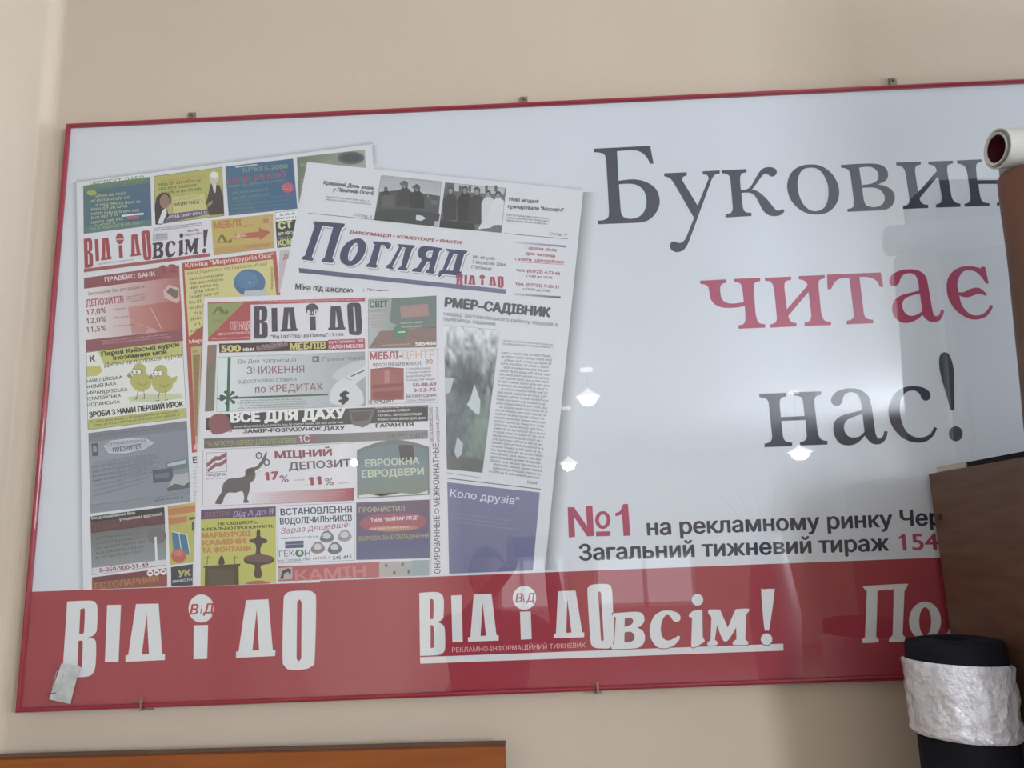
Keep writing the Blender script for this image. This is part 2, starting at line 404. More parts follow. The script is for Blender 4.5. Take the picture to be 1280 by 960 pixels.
# fixing brackets along the top and pins along the bottom rail
for i, (x, y) in enumerate(((241,146),(655,126.5),(1115,103))):
    p = at(x, y, 0)
    c = box('hanging_bracket', (p.x-.008,-.006,p.z-.012), (p.x+.008,-.0005,p.z+.008), STEEL, poster, .0012)
    lathe('screw', [(0,0),(.0035,0),(.0035,.002),(.002,.0035),(0,.0035)], STEEL, c, (0,-1,0), (p.x+.001,-.006,p.z+.002), 12)
for x, y in ((177,882),(747,861)):
    p = at(x, y, -.03)
    bm = bmesh.new()
    box_bm(bm, (p.x-.0018,-.034,p.z-.006), (p.x+.0018,-.031,p.z+.013)); box_bm(bm, (p.x-.0018,-.034,p.z-.009), (p.x+.0018,-.001,p.z-.006))
    box_bm(bm, (p.x-.004,-.006,p.z-.013), (p.x+.010,-.001,p.z-.007))
    me = bpy.data.meshes.new('retaining_pin'); bm.to_mesh(me); bm.free(); link('retaining_pin', me, poster, STEEL)
# paper label stuck on the glass
st = [at(x,y,-.0266) for x, y in ((77,829),(100,833),(88,880),(61.5,874))]
s2 = [v+Vector((0,-.0005,0)) for v in st]
STK = mat('label_paper', (.50,.52,.50), .6, noise_col=(.34,.37,.36), nscale=60)
o = mesh('sticker', st+s2, [(0,3,2,1),(4,5,6,7),(0,1,5,4),(1,2,6,5),(2,3,7,6),(3,0,4,7)], STK, poster); o['label'] = 'small crumpled grey-white paper label'
sm_ = Print(0)
def on_glass(pr, name, parent):
    for v in pr.v: v.y = -.0273
    return pr.obj(name, parent)
pp = Print(); pp.line((61,867),(73,865),1.0,(60,60,60)); pp.line((74,838),(68,860),1,(140,145,142)); pp.line((82,842),(77,864),1,(145,150,147)); on_glass(pp, 'pen_mark', o)

# ------------------------------------------------ red band and its white lettering
def band_y(x): return 739.6+(x-42)*(697-739.6)/(1172-42)
RB = (156,58,70)
b_ = Print()
b_.quad([(38.5,band_y(38.5)),(1172,697),(1172,849),(24,886)], RB)
b_.quad([(1172,697),(1480,685.4),(1510,838),(1172,849)], RB)
band = b_.obj('red_band', poster)
WHT = (205,206,206)
I_, J_, K_, L_, M_, N_ = (70,735,8), (220,725,6.737), (515,725,9.143), (635,720,8.533), (750,725,5.333), (1060,715,9.143)
logoA = [
 X([[(112,135,1),(340,126),(395,148),(415,210),(410,400),(395,450),(360,482),(312,494,1),(360,502),(393,525),(402,590),(395,770),(370,850),(300,887),(62,895,1)], [(243,215,1),(265,207),(288,222),(280,430),(265,455),(232,456,1)], [(225,530,1),(252,527),(268,550),(258,775),(245,788),(215,788,1)]], I_),
 X([K([(512,170),(650,168),(625,738),(488,742)])], I_),
 X([K([(800,160),(1026,156),(1062,660),(1090,660),(1088,720),(695,738),(695,672),(722,670)]), K([(908,255),(930,662),(858,664)])], I_),
 X([ellp(213,240,108,119)], J_), X([K([(150,382),(270,378),(262,664),(147,667)])], J_),
 X([K([(590,170),(778,162),(815,590),(838,592),(834,640),(505,655),(507,603),(527,600)]), K([(680,245),(700,592),(643,594)])], J_),
 X([[(905,200),(920,125),(970,96),(1110,90),(1160,110),(1180,180),(1168,660),(1148,720),(1090,750),(960,755),(915,725),(897,650)], [(1020,190,1),(1040,163),(1058,190,1),(1055,660,1),(1032,685),(1015,660,1)]], J_)]
p1 = Print(.1)
for g in logoA: p1.poly(g, WHT)
p1.text('В', (237,768),(247,767.5),12.5,(170,60,70),.03,.25); p1.text('і', (250,767.4),(251.5,767.2),9,(170,60,70),.02,.3); p1.text('Д', (254,767),(267,766),12,(170,60,70),.03,.2)
p1.obj('logo_lettering', poster)
logoB = [
 X([[(83,148,1),(260,137),(335,160),(363,230),(360,400),(342,450),(285,483,1),(342,505),(374,560),(378,770),(355,830),(290,857),(92,867,1)], [(205,218,1),(235,220),(246,260),(243,430),(232,445),(205,447,1)], [(212,516,1),(238,522),(250,580),(252,750),(240,775),(212,777,1)]], K_),
 X([K([(447,177),(567,172),(580,708),(462,712)])], K_),
 X([K([(705,165),(908,157),(965,630),(990,632),(990,692),(640,706),(640,655),(668,650)]), K([(806,250),(846,637),(783,640)])], K_),
 X([ellp(175,233,125,127)], L_), X([K([(128,382),(242,378),(253,673),(138,679)])], L_),
 X([K([(533,163),(720,155),(792,600),(815,605),(812,652),(487,664),(488,618),(512,612)]), K([(632,240),(678,603),(622,607)])], L_),
 X([[(848,185),(860,120),(905,91),(1045,85),(1095,110),(1112,180),(1122,400),(1134,470),(1125,690),(1090,765),(1000,772),(930,765),(895,740),(877,650)], [(962,185,1),(975,162),(992,180,1),(1022,675,1),(1008,697),(992,682,1)]], L_)]
VSIM = [
 X([[(85,222,1),(240,212),(285,228),(296,265),(280,300),(248,318,1),(285,338),(300,385),(285,430),(235,455),(80,461,1),(76,442),(95,425,1),(106,248,1),(85,240)], [(165,257,1),(200,250),(222,270),(208,297),(163,313,1)], [(163,350,1),(205,345),(230,372),(222,402),(190,416),(162,411,1)]], M_),
 X([[(532,268),(510,281),(485,268),(468,240),(440,234),(415,270),(405,330),(420,385),(455,404),(500,385),(522,371),(533,388),(500,430),(440,455),(380,445),(340,390),(332,320),(355,250),(400,212),(455,203),(510,215),(535,240)]], M_),
 X([ellp(650,132,38,39)], M_), X([[(592,240),(612,212),(645,200),(682,200,1),(685,380,1),(697,403),(688,417),(625,450),(608,438,1),(614,252,1)]], M_),
 X([[(722,205),(735,197),(800,197,1),(852,318,1),(900,205),(920,194),(985,191),(996,202),(975,228,1),(968,395,1),(985,412),(980,432),(892,431),(888,412),(910,395,1),(908,315,1),(855,400),(820,400),(780,300,1),(766,398,1),(782,414),(776,433),(722,436),(718,418),(737,400,1),(743,248,1),(724,225)]], M_),
 X([[(1075,78),(1092,62),(1150,60),(1163,78),(1130,318),(1112,330),(1095,318)]], M_), X([ellp(1110,395,38,39)], M_)]
p2 = Print(.1)
p2.quad([(525,821.4),(979,804.6),(979.5,813.2),(525.4,829.6)], WHT)
for g in logoB: p2.poly(g, WHT)
for g in VSIM:                                       # dark keyline round the overlapping letters
    cx = sum(a[0] for a in g[0])/len(g[0]); cy = sum(a[1] for a in g[0])/len(g[0])
    mx = max(abs(a[0]-cx) for a in g[0]); my = max(abs(a[1]-cy) for a in g[0])
    p2.poly([[(cx+(x-cx)*(mx+1.1)/mx, cy+(y-cy)*(my+1.1)/my) for x, y in g[0]]], (140,72,82))
for g in VSIM: p2.poly(g, WHT)
# the counters of the first letter show the band again
p2.text('В', (644,753),(653,752.6),11,(160,75,85),.03,.2); p2.text('і', (654.5,753),(656,752.8),8,(160,75,85),.02); p2.text('Д', (657.5,752.6),(668,752),11,(160,75,85),.03,.2)
p2.text('РЕКЛАМНО-ІНФОРМАЦІЙНИЙ ТИЖНЕВИК', (565.3,815.4),(732,809.2),6,(222,170,172),.004)
p2.obj('logo_lettering', poster)
p3 = Print(.1)
p3.poly(X([[(185,182),(205,160),(655,135),(676,150),(670,182),(645,212,1),(625,715,1),(655,750),(650,790),(480,797),(480,755),(510,722,1),(522,225),(498,205),(362,210),(338,228,1),(322,740,1),(347,768),(338,802),(180,812),(162,798),(168,765),(195,745,1),(216,218,1),(192,202)]], N_), WHT)
p3.poly(X([ellp(880,560,183,222), ellp(882,565,69,163)], N_), WHT)
p3.poly(X([[(1092,748,1),(1135,690,1),(1160,640),(1235,470),(1330,372,1),(1500,366,1),(1500,700,1),(1540,740),(1530,775),(1400,775),(1420,720,1),(1430,440,1),(1340,450,1),(1200,730),(1150,790)]], N_), WHT)
p3.obj('logo_lettering', poster)

# ------------------------------------------------ headline
DARK = (64,66,80); HRED = (166,68,98)
A_, B2_, C_, D_, E_, F_, G_, H_ = (735,170,6.4), (860,180,8), (975,190,9.143), (1110,190,8), (870,330,7.111), (1030,325,5.818), (925,470,8), (1070,435,7.387)
h1 = Print(.1)
for g in (
 X([[(44,102,1),(498,78,1),(524,222,1),(496,222,1),(470,170),(420,127),(350,113),(232,122,1),(244,357,1),(370,346),(470,370),(545,425),(575,520),(550,605),(490,670),(415,692),(330,697,1),(78,706,1),(78,678,1),(130,670),(162,648),(168,600,1),(148,235,1),(140,168),(115,138),(46,129,1)],
    [(248,386,1),(340,382),(410,402),(455,455),(468,530),(450,600),(410,643),(345,662),(290,650),(267,620),(260,570,1)]], A_),
 X([[(608,298,1),(790,290,1),(790,316,1),(762,326),(752,350,1),(877,556,1),(966,338,1),(952,313),(918,306,1),(916,282,1),(1054,275,1),(1054,301,1),(1015,310),(990,346,1),(812,832,1),(790,880),(760,915),(712,930),(672,915),(655,882),(665,852),(695,843),(720,855),(748,852),(778,825),(796,785,1),(848,655,1),(684,372,1),(655,338),(610,322,1)]], A_),
 X([[(335,264,1),(586,250,1),(586,284,1),(545,292),(525,320),(521,370,1),(528,458,1),(580,455),(625,425),(665,360),(710,285),(750,245),(810,230),(870,245),(889,280),(870,315),(835,326),(805,308),(775,295),(740,320),(690,390),(642,455,1),(700,475),(780,540),(850,625),(890,664),(925,662),(945,648,1),(966,672,1),(930,708),(865,722),(800,708),(750,665),(710,590),(670,520),(625,490),(580,486),(534,490,1),(547,620,1),(560,665),(590,684),(635,688,1),(635,720,1),(376,735,1),(376,702,1),(420,692),(443,665),(447,630,1),(425,370,1),(415,325),(385,300),(337,292,1)]], B2_),
 X([[(355,142),(430,148),(520,185),(600,255),(655,350),(677,450),(660,560),(600,650),(520,700),(420,714),(310,700),(210,645),(130,555),(90,460),(82,370),(110,270),(170,195),(260,152)], [(340,180),(410,185),(470,225),(515,290),(545,370),(555,450),(545,550),(510,630),(450,668),(390,676),(330,655),(270,600),(225,510),(205,420),(205,310),(240,225),(285,190)]], C_),
 X([[(695,148,1),(960,132),(1120,138),(1200,175),(1235,245),(1215,320),(1120,372,1),(1200,388),(1275,430),(1314,510),(1290,600),(1230,650),(1140,667,1),(770,684,1),(770,650,1),(820,640),(845,605),(845,560,1),(808,280,1),(795,225),(760,190),(700,180,1)], [(905,180,1),(960,170),(1040,172),(1100,205),(1127,270),(1105,330),(1040,362),(935,378,1)], [(940,410,1),(1050,406),(1130,425),(1180,475),(1198,530),(1175,590),(1120,622),(1060,630),(1000,615),(968,580),(955,530,1)]], C_),
 X([[(80,104,1),(328,96,1),(328,126,1),(290,135),(272,165),(272,205,1),(302,400,1),(488,190,1),(475,155),(445,132),(403,122,1),(403,96,1),(650,86,1),(650,116,1),(610,125),(594,150),(592,190,1),(628,400,1),(645,470),(680,505),(725,516,1),(725,548,1),(480,556,1),(480,525,1),(520,510),(535,480),(537,440,1),(502,242,1),(316,462,1),(330,500),(360,522),(403,528,1),(403,560,1),(150,571,1),(150,541,1),(195,528),(213,500),(213,470,1),(182,250,1),(165,180),(135,145),(82,132,1)]], D_),
 X([[(690,84,1),(935,73,1),(935,100,1),(895,112),(882,140),(880,170,1),(892,282,1),(1120,280,1),(1105,150,1),(1095,122),(1060,105),(1010,98,1),(1010,72,1),(1250,62,1),(1250,90,1),(1215,100),(1200,150,1),(1235,430,1),(1265,485),(1320,500,1),(1320,528,1),(1088,535,1),(1088,508,1),(1130,490),(1140,450,1),(1128,318,1),(905,320,1),(918,420,1),(935,480),(965,505),(1015,512,1),(1015,540,1),(765,547,1),(765,518,1),(805,505),(825,470),(825,440,1),(795,220,1),(780,160),(750,130),(692,114,1)]], D_)):
    h1.poly(g, DARK)
h1.obj('headline_lettering', poster)
h2 = Print(.1)
for g in (
 X([[(36,148,1),(270,136,1),(270,168,1),(235,175),(216,205),(216,250),(228,305),(262,340),(330,352),(425,338,1),(415,240,1),(405,195),(385,168),(338,158,1),(338,132,1),(570,122,1),(570,152,1),(530,162),(515,190),(514,240,1),(530,440,1),(545,500),(570,528),(615,535,1),(615,566,1),(378,576,1),(378,545,1),(420,535),(437,505),(440,470,1),(434,374,1),(350,388),(240,388),(170,360),(130,310),(118,240),(108,205),(85,185),(38,176,1)]], E_),
 X([[(612,122,1),(846,112,1),(846,142,1),(805,150),(788,175),(786,210,1),(808,402,1),(992,190,1),(980,165),(955,145),(914,135,1),(914,106,1),(1144,98,1),(1144,128,1),(1105,138),(1090,165),(1090,200,1),(1112,430,1),(1130,485),(1155,508),(1200,513,1),(1200,543,1),(964,552,1),(964,522,1),(1005,508),(1022,480),(1025,450,1),(1000,248,1),(820,462,1),(835,500),(860,520),(894,523,1),(894,555,1),(657,566,1),(657,538,1),(700,525),(718,495),(718,460,1),(695,230,1),(680,180),(655,155),(614,150,1)]], E_),
 X([[(22,106,1),(412,90,1),(432,195,1),(405,196,1),(390,160),(350,132),(300,122),(258,124,1),(290,390,1),(300,415),(325,430),(358,434,1),(358,460,1),(165,468,1),(165,442,1),(200,432),(216,410),(216,385,1),(185,130,1),(120,135),(80,160),(50,213,1),(26,213,1)]], F_),
 X([[(475,160),(485,120),(520,90),(580,70),(650,68),(710,88),(745,130),(758,185,1),(790,370,1),(800,400),(820,408),(840,395),(850,362,1),(874,362,1),(865,405),(840,440),(800,453),(755,440),(715,400,1),(680,430),(620,456),(560,452),(510,410),(496,345),(515,290),(565,255),(640,235),(692,222,1),(686,165),(670,118),(640,98),(600,98),(570,115),(555,140),(545,170),(520,188),(490,185)], [(698,245,1),(640,258),(590,280),(570,320),(580,370),(610,400),(650,405),(690,390),(716,368,1)]], F_),
 X([[(1198,172,1),(1178,172,1),(1150,130),(1110,90),(1065,75),(1020,80),(985,120),(970,180),(980,235,1),(1020,232),(1060,212),(1110,200),(1150,215),(1187,252,1),(1175,260,1),(1130,245),(1095,255),(1050,270),(1010,268),(985,258,1),(1000,320),(1040,375),(1090,402),(1150,395),(1190,360),(1208,326,1),(1230,332,1),(1215,370),(1180,410),(1120,432),(1050,425),(970,375),(915,300),(893,220),(900,140),(940,80),(1000,50),(1060,45),(1110,52),(1138,62,1),(1145,48,1),(1172,50,1)]], F_)):
    h2.poly(g, HRED)
h2.obj('headline_lettering', poster)['label'] = 'red serif word of the headline'
h3 = Print(.1)
for g in (
 X([[(192,178,1),(465,168,1),(465,205,1),(420,215),(400,245),(397,290,1),(408,410,1),(645,400,1),(635,290,1),(625,235),(600,205),(538,195,1),(538,162,1),(812,153,1),(812,188,1),(765,200),(745,235),(745,280,1),(775,540,1),(790,600),(820,638),(875,648,1),(875,685,1),(600,696,1),(600,660,1),(640,650),(665,620),(667,580,1),(655,440,1),(412,450,1),(422,540,1),(435,620),(465,655),(522,665,1),(522,702,1),(245,712,1),(245,677,1),(295,662),(318,630),(320,590,1),(290,300,1),(280,250),(250,222),(195,212,1)]], G_),
 X([[(910,250),(925,200),(980,150),(1080,124),(1180,130),(1235,157),(1283,200),(1306,262),(1322,337,1),(1355,576,1),(1377,619),(1404,624),(1431,597),(1442,552,1),(1477,552,1),(1463,619),(1420,673),(1355,684),(1301,662),(1248,596,1),(1200,650),(1150,682),(1080,695),(1000,675),(950,610),(932,530),(950,450),(1020,395),(1130,365),(1218,342,1),(1212,275),(1190,210),(1150,170),(1095,162),(1050,185),(1030,225),(1020,265),(985,298),(935,290)], [(1225,380,1),(1160,400),(1080,435),(1042,490),(1050,560),(1090,605),(1140,615),(1200,600),(1245,558,1)]], G_),
 X([[(688,440),(670,395),(610,362),(520,352),(430,370),(350,435),(305,540),(305,640),(345,740),(430,830),(540,873),(640,865),(710,815),(750,740,1),(722,728,1),(690,790),(620,823),(540,820),(470,775),(425,690),(405,580),(415,480),(450,420),(500,395),(550,397),(590,425),(605,465),(640,487),(675,475)]], H_),
 X([[(768,110),(780,60),(815,38),(855,55),(885,120),(905,220),(908,400),(910,575,1),(873,575,1),(835,430),(790,280),(770,180)]], H_), X([ellp(922,792,64,70)], H_)):
    h3.poly(g, DARK)
h3.obj('headline_lettering', poster)
# two lines of small print under the headline
t_ = Print(.1)
t_.poly([[(709.5,634),(717.5,634),(734,658),(732,632.5),(740.5,632),(742.5,670),(734,670.5),(717.5,646),(719,671),(711,672)]], HRED)
t_.poly([X([ellp(0,0,9.6,11.2)],(753.5,650,1))[0], X([ellp(0,0,4.8,7)],(753.5,650,1))[0]], HRED); t_.quad([(745,664.5),(763,664),(763,670),(745,670.5)], HRED)
t_.poly([[(769,641.5),(775,639),(779,630),(785,630),(788,669.5),(779.5,670),(777.5,643),(769.5,645.5)]], HRED)
t_.text('на рекламному ринку Чер', (809,669),(1178,656),20,(58,62,74),.032,lean=-.07)
t_.text('Загальний тижневий тираж', (724,700.5),(1112,688),20,(58,62,74),.032,lean=-.06)
t_.text('154', (1125,688),(1174,686.5),21,HRED,.022,lean=-.11)
t_.obj('caption_lettering', poster)

# ================================================================== NEWSPAPER PRINTED AT THE LEFT (lowest)
NP = (203,205,210)
MUTE, DEEP = .33, .046         # newsprint inks greyed and lifted: reflected haze put into their colour
def shade(pr, a, b, n, w, depth):                    # printed soft drop shadow along edge a-b
    N = 7; pts = []; cc = []; base = (199,203,210)
    for i in range(N+1):
        t = i/N; kk = (1-t)**1.6*depth
        for e in (a, b): pts.append((e[0]+n[0]*w*t, e[1]+n[1]*w*t)); cc.append(ink(*[v-kk for v in base]))
    pr.add(pts, [(2*i,2*i+1,2*i+3,2*i+2) for i in range(N)], cc)
s_ = Print(.02)
shade(s_, (95.5,228),(104,737.3), (-1,0), 9, 42); shade(s_, (95,228),(466,180), (0,-1), 6, 40); shade(s_, (465,181),(467,208), (1,0), 8, 40)
shade(s_, (729,240),(681,712), (1,0), 20, 62); shade(s_, (466,211),(728,237.5), (0,-1), 5, 25)
s_.obj('printed_shadow', poster)
base1 = Print(.3); base1.poly([[(95.5,228),(465,180),(470,250),(400,728),(104,737.5)]], NP); pageA = base1.obj('newspaper_picture', poster)
pageA['label'] = 'newspaper picture at the left, crowded with coloured adverts'
base2 = Print(.6); base2.poly([[(384,202.5),(729,237.5),(681,712.3),(540,718),(340,450),(356,345)]], NP); pageB = base2.obj('newspaper_picture', poster)
pageB['label'] = 'newspaper picture with blue masthead, tilted to the right'
base3 = Print(1.3); base3.poly([[(255.5,372.5),(553.7,361),(561.5,718.6),(241.6,730.4)]], (207,205,212)); pageC = base3.obj('newspaper_picture', poster)
pageC['label'] = 'frontmost newspaper picture with a dark blue masthead'
LA, LB, LC = .4, .8, 1.6
c1 = (80,160,4.267); c2 = (80,370,4.267); c3 = (80,560,4.267); c4 = (360,190,3.368); c5 = (240,350,4); c6 = (230,520,3.879)
def Q(crop, *p): return [(crop[0]+p[i]/crop[2], crop[1]+p[i+1]/crop[2]) for i in range(0, len(p), 2)]
def tx(pr, crop, s, x0, y0, x1, y1, h, col, bold=0, shear=0, lean=None):
    a, b = Q(crop, x0, y0, x1, y1); pr.text(s, a, b, h/crop[2], col, bold, shear, lean)
def end(pr, par, lab=None): return pr.obj('advert_panel', par, lab)

# blue-green advert
a = Print(LA); q = Q(c1,102,308,460,260,468,520,105,565); a.quad(q,(70,112,120),(62,100,140)); a.quad(Q(c1,102,308,460,260,462,292,103,338),(88,128,108))
tx(a,c1,'РЕСПЕКТ ДАБО',140,315,430,280,28,(110,150,90),.01)
for i in range(8):
    y = 358+i*23; w = (350,365,425,350,410,300,330,280)[i]
    a.greek(Q(c1,145,y,w,y-22+0*i,w,y-4,145,y+18),1,(170,190,130),.72,.05,seed=i)
a.ell(*Q(c1,148,346)[0],6,3.4,(160,180,70)); a.quad(Q(c1,308,464,425,452,425,462,308,474),(200,215,225)); a.quad(Q(c1,335,470,405,462,398,482,340,488),(170,90,110)); a.quad(Q(c1,104,530,467,486,468,520,105,565),(84,124,122)); a.greek(Q(c1,140,528,440,490,440,512,140,550),1,(150,175,120),.6,.1,9)
end(a,pageA,'blue-green advert with yellow lettering')
# yellow advert with two people
a = Print(LA); q = Q(c1,478,257,843,208,855,468,487,515); a.quad(q,(178,176,84)); a.rim(q,.5,(70,65,50))
a.greek(Q(c1,500,275,780,238,780,262,500,298),1,(200,140,70),.7,.05,2)
a.greek(Q(c1,500,292,760,262,760,335,500,362),3,(95,85,40),.55,.2,3)
a.quad(Q(c1,575,365,752,345,758,440,580,462),(196,190,110)); a.rim(Q(c1,575,365,752,345,758,440,580,462),.3,(110,100,60)); a.greek(Q(c1,582,370,748,352,750,395,586,415),4,(140,128,80),.4,.2,5); a.greek(Q(c1,582,400,748,380,750,402,586,422),1,(80,65,60),.7,.05,4)
a.quad(Q(c1,530,462,770,432,772,458,532,512),(100,88,120)); a.greek(Q(c1,540,466,785,436,785,458,540,490),1,(195,190,200),.6,.02,6)
a.poly([Q(c1,490,515,483,430,492,370,520,345,550,345,570,365,572,400,545,420,560,470,520,515)],(66,50,50)); a.ell(*Q(c1,537,392)[0],6.2,9,(150,110,98)); a.poly([Q(c1,500,510,525,440,545,425,548,455,525,510)],(205,205,210))
a.poly([Q(c1,775,465,758,400,775,330,780,300,830,305,848,360,853,460)],(70,62,66)); a.ell(*Q(c1,800,265)[0],6,8,(190,180,175)); a.ell(*Q(c1,802,250)[0],5,4,(215,212,205)); a.quad(Q(c1,790,300,812,298,808,345,800,345),(200,198,190)); a.quad(Q(c1,765,405,792,385,792,400,765,425),(165,125,105))
end(a,pageA,'yellow advert with pictures of two people')
# blue travel advert
a = Print(LA); a.quad(Q(c1,860,205,1222,163,1245,430,878,468),(58,108,140),(56,100,150)); tx(a,c1,'КРУІЗ-2000',955,238,1195,215,26,(130,160,120),.012); a.quad(Q(c1,915,205,1030,192,1030,198,915,212),(190,200,200))
a.greek(Q(c1,870,268,1215,225,1215,262,870,300),1,(186,78,92),.75,.02,11); a.greek(Q(c1,880,300,1190,268,1190,285,880,325),1,(110,150,125),.55,.05,12); a.greek(Q(c1,900,335,1110,310,1110,365,900,390),2,(105,148,125),.5,.1,13); a.ell(*Q(c1,1194,318)[0],8,6.5,(196,76,96)); a.greek(Q(c1,1168,305,1220,300,1220,330,1168,335),2,(205,150,160),.5,.1,14)
a.greek(Q(c1,885,385,1230,345,1232,435,890,465),4,(76,128,140),.5,.1,15); end(a,pageA,'blue travel advert with pink lettering')
# green advert partly hidden
a = Print(LA); a.quad([(371,196.5),(456,187),(459,240),(374,262)],(112,124,96),(150,160,140)); a.ell(438.7,197.4,17,8,(100,102,108)); a.ell(438.7,197.4,13,5.5,(78,80,92)); a.greek([(376,203),(418,199),(418,206),(376,210)],1,(150,155,150),.6,.1,16); a.greek([(376,222),(384,221),(384,240),(375,242)],4,(150,165,150),.5,.1,17); end(a,pageA,'green advert with a dark oval')
# masthead
a = Print(LA); a.quad(Q((90,270,6.737),675,130,1165,68,1168,312,680,372),(206,198,212))
SRC = [(524.5,741),(766,729),(766,811),(525,820)]
for g in logoB: a.poly(remap(g, SRC, [(104.8,298.5),(187.5,287.2),(189,325),(105.6,335.5)]),(176,56,68))
for g in VSIM: a.poly(remap(g, [(764,738),(968,729),(968,808),(764,813)], [(189.7,291.5),(260,283.7),(258.5,316.8),(190.2,324.6)]),(66,60,80))
a.quad([(104.8,336),(263,316.3),(263,320.5),(104.8,340.5)],(174,76,84))
P_ = (90,270,6.737)
a.ell(*Q(P_,405,195)[0],4.8,5.6,(170,60,70)); a.quad(Q(P_,372,192,440,184,440,198,372,206),(190,150,160))
a.greek(Q(P_,215,400,545,357,545,370,215,414),1,(100,90,95),.7,.1,18); a.greek(Q(P_,690,100,1125,45,1125,80,690,132),2,(90,85,100),.6,.08,19)
a.quad(Q(P_,680,150,808,138,808,200,680,215),(176,172,188)); a.greek(Q(P_,685,158,800,146,800,188,685,202),2,(110,105,120),.6,.05,20)
tx(a,P_,'№35 (782)',975,136,1070,126,20,(70,65,85),.02); tx(a,P_,'3 вересня 2004 р.',945,170,1105,150,18,(70,65,85),.012)
a.obj('masthead',pageA,'red and dark masthead lettering')
# furniture advert
a = Print(LA); a.quad(Q(c1,785,492,1115,458,1120,640,798,680),(196,170,72),(196,162,88)); tx(a,c1,'МЕБЛІ',800,538,950,522,36,(190,112,62),.03); tx(a,c1,'я',1062,508,1090,506,30,(190,112,62),.03); a.greek(Q(c1,950,520,1015,512,1015,524,950,532),1,(190,120,70),.8,.0,21)
a.poly([Q(c1,905,568,1040,552,1040,532,1103,555,1045,598,1043,582,900,592,930,580)],(190,92,62)); tx(a,c1,'ЛЕКС',920,585,975,578,16,(226,196,180),.02); a.poly([Q(c1,815,612,835,570,850,570,872,606,895,588,895,612)],(120,110,50)); a.poly([Q(c1,826,607,840,580,855,605)],(190,170,80)); a.quad(Q(c1,797,640,1118,605,1120,640,798,680),(192,150,80)); a.greek(Q(c1,955,628,1110,612,1110,630,955,645),1,(190,95,60),.7,.05,22); end(a,pageA,'yellow furniture advert with a red arrow')
# dark advert
a = Print(LA); a.quad(Q(c1,1125,450,1252,437,1227,630,1137,640),(215,216,222)); a.quad(Q(c1,1128,500,1245,487,1227,628,1137,638),(62,62,52)); a.rim(Q(c1,1125,450,1252,437,1227,630,1137,640),.4,(60,60,60)); a.greek(Q(c1,1132,458,1245,445,1245,482,1132,494),2,(70,70,80),.6,.05,23)
tx(a,c1,'СТ',1142,540,1222,530,36,(196,206,130),.05); tx(a,c1,'для офісу',1142,572,1225,562,18,(210,215,200),.015); a.greek(Q(c1,1145,580,1222,572,1222,588,1145,596),1,(150,145,150),.7,.05,24); tx(a,c1,'КОМ',1142,630,1222,620,32,(190,196,120),.04); a.poly([Q(c1,1150,655,1210,648,1190,700,1150,880,1143,880)],(180,170,178)); tx(a,c1,'ДИ',1168,700,1207,694,22,(170,70,85),.03,.3); end(a,pageA,'dark advert with yellow letters')
# bank advert
a = Print(LA); a.quad([(105,361),(224.5,346),(228.5,412),(107,425)],(214,205,205),(184,96,88)); 
a.quad([(160,384),(226,375),(228.5,412),(165,418)],(196,130,120),(178,78,76)); a.quad([(105,347.5),(198,334.5),(224,332),(224.5,346),(105,361)][:3]+[(105,361)],(146,72,84)); a.quad([(105,347.5),(224,331.5),(224.5,346),(105,361)],(146,70,82),(165,84,84)); tx(a,c1,'ПРАВЕКС БАНК',218,820,488,788,24,(222,205,208),.012)
tx(a,c1,'12',510,775,608,765,42,(170,60,72),.05); tx(a,c1,'Запрошуємо Вас для відкриття',128,893,428,853,18,(95,80,84),.002,lean=.0); tx(a,c1,'ДЕПОЗИТІВ',118,952,320,930,36,(172,60,84),.02)
for i, s in enumerate(('17,0%','12,0%','11,5%')): tx(a,c2,s,122,102+46*i,227,88+48*i,30,(120,84,96),.012); a.greek(Q(c2,262,66+44*i,345+20*i,56+45*i,345+20*i,70+45*i,262,80+44*i),1,(120,90,95),.5,.3,30+i)
a.greek(Q(c1,335,895,470,875,470,915,335,935),3,(120,80,85),.45,.3,33); a.poly([Q(c1,530,870,560,835,613,855,618,920,600,935,535,905)],(205,165,160)); a.poly([Q(c1,545,875,565,850,612,870,612,900,595,912)],(120,100,95)); a.line(*Q(c2,460,60,520,175),1.0,(205,160,155)); a.line(*Q(c2,400,150,500,185),.8,(200,150,148)); a.quad(Q(c2,455,165,500,195,470,225,420,215),(196,140,138))
a.quad([(107,425),(228,412),(229,426),(107.6,440)],(148,78,90)); a.greek(Q(c2,205,235,580,195,580,222,205,262),2,(190,140,150),.5,.1,34); end(a,pageA,'red and white bank advert')
# clinic advert (long column)
a = Print(LA); a.poly([[(227.6,328.7),(345,314),(352,384),(255,400),(246,565),(240,566)]],(186,72,66)); a.poly([[(230.5,338),(341,324),(347,384),(262,400),(236,421)]],(206,196,118)); tx(a,c1,'Клініка "Мікрохірургія Ока"',648,745,1118,690,24,(226,200,196),.012); a.greek(Q(c1,660,765,1090,712,1090,735,660,788),1,(150,110,70),.6,.02,41)
a.greek(Q(c1,668,795,850,772,885,885,675,915),5,(84,88,70),.5,.25,42); a.greek([(236.5,375),(256,372),(254,414),(238,418)],6,(100,100,80),.45,.2,43); a.ell(*Q(c1,990,825)[0],19.8,17,(62,110,160)); a.ell(*Q(c1,975,810)[0],14,11,(72,122,172)); a.poly([Q(c1,955,900,965,868,1075,862,1085,890,1080,905)],(170,178,190)); a.ell(*Q(c1,990,826)[0],.8,.8,(215,225,235)); a.quad(Q(c1,1100,735,1116,735,1118,850,1106,860),(190,180,110)); a.greek(Q(c1,1102,860,1103,740,1116,740,1116,860),1,(110,100,60),.6,.05,44)
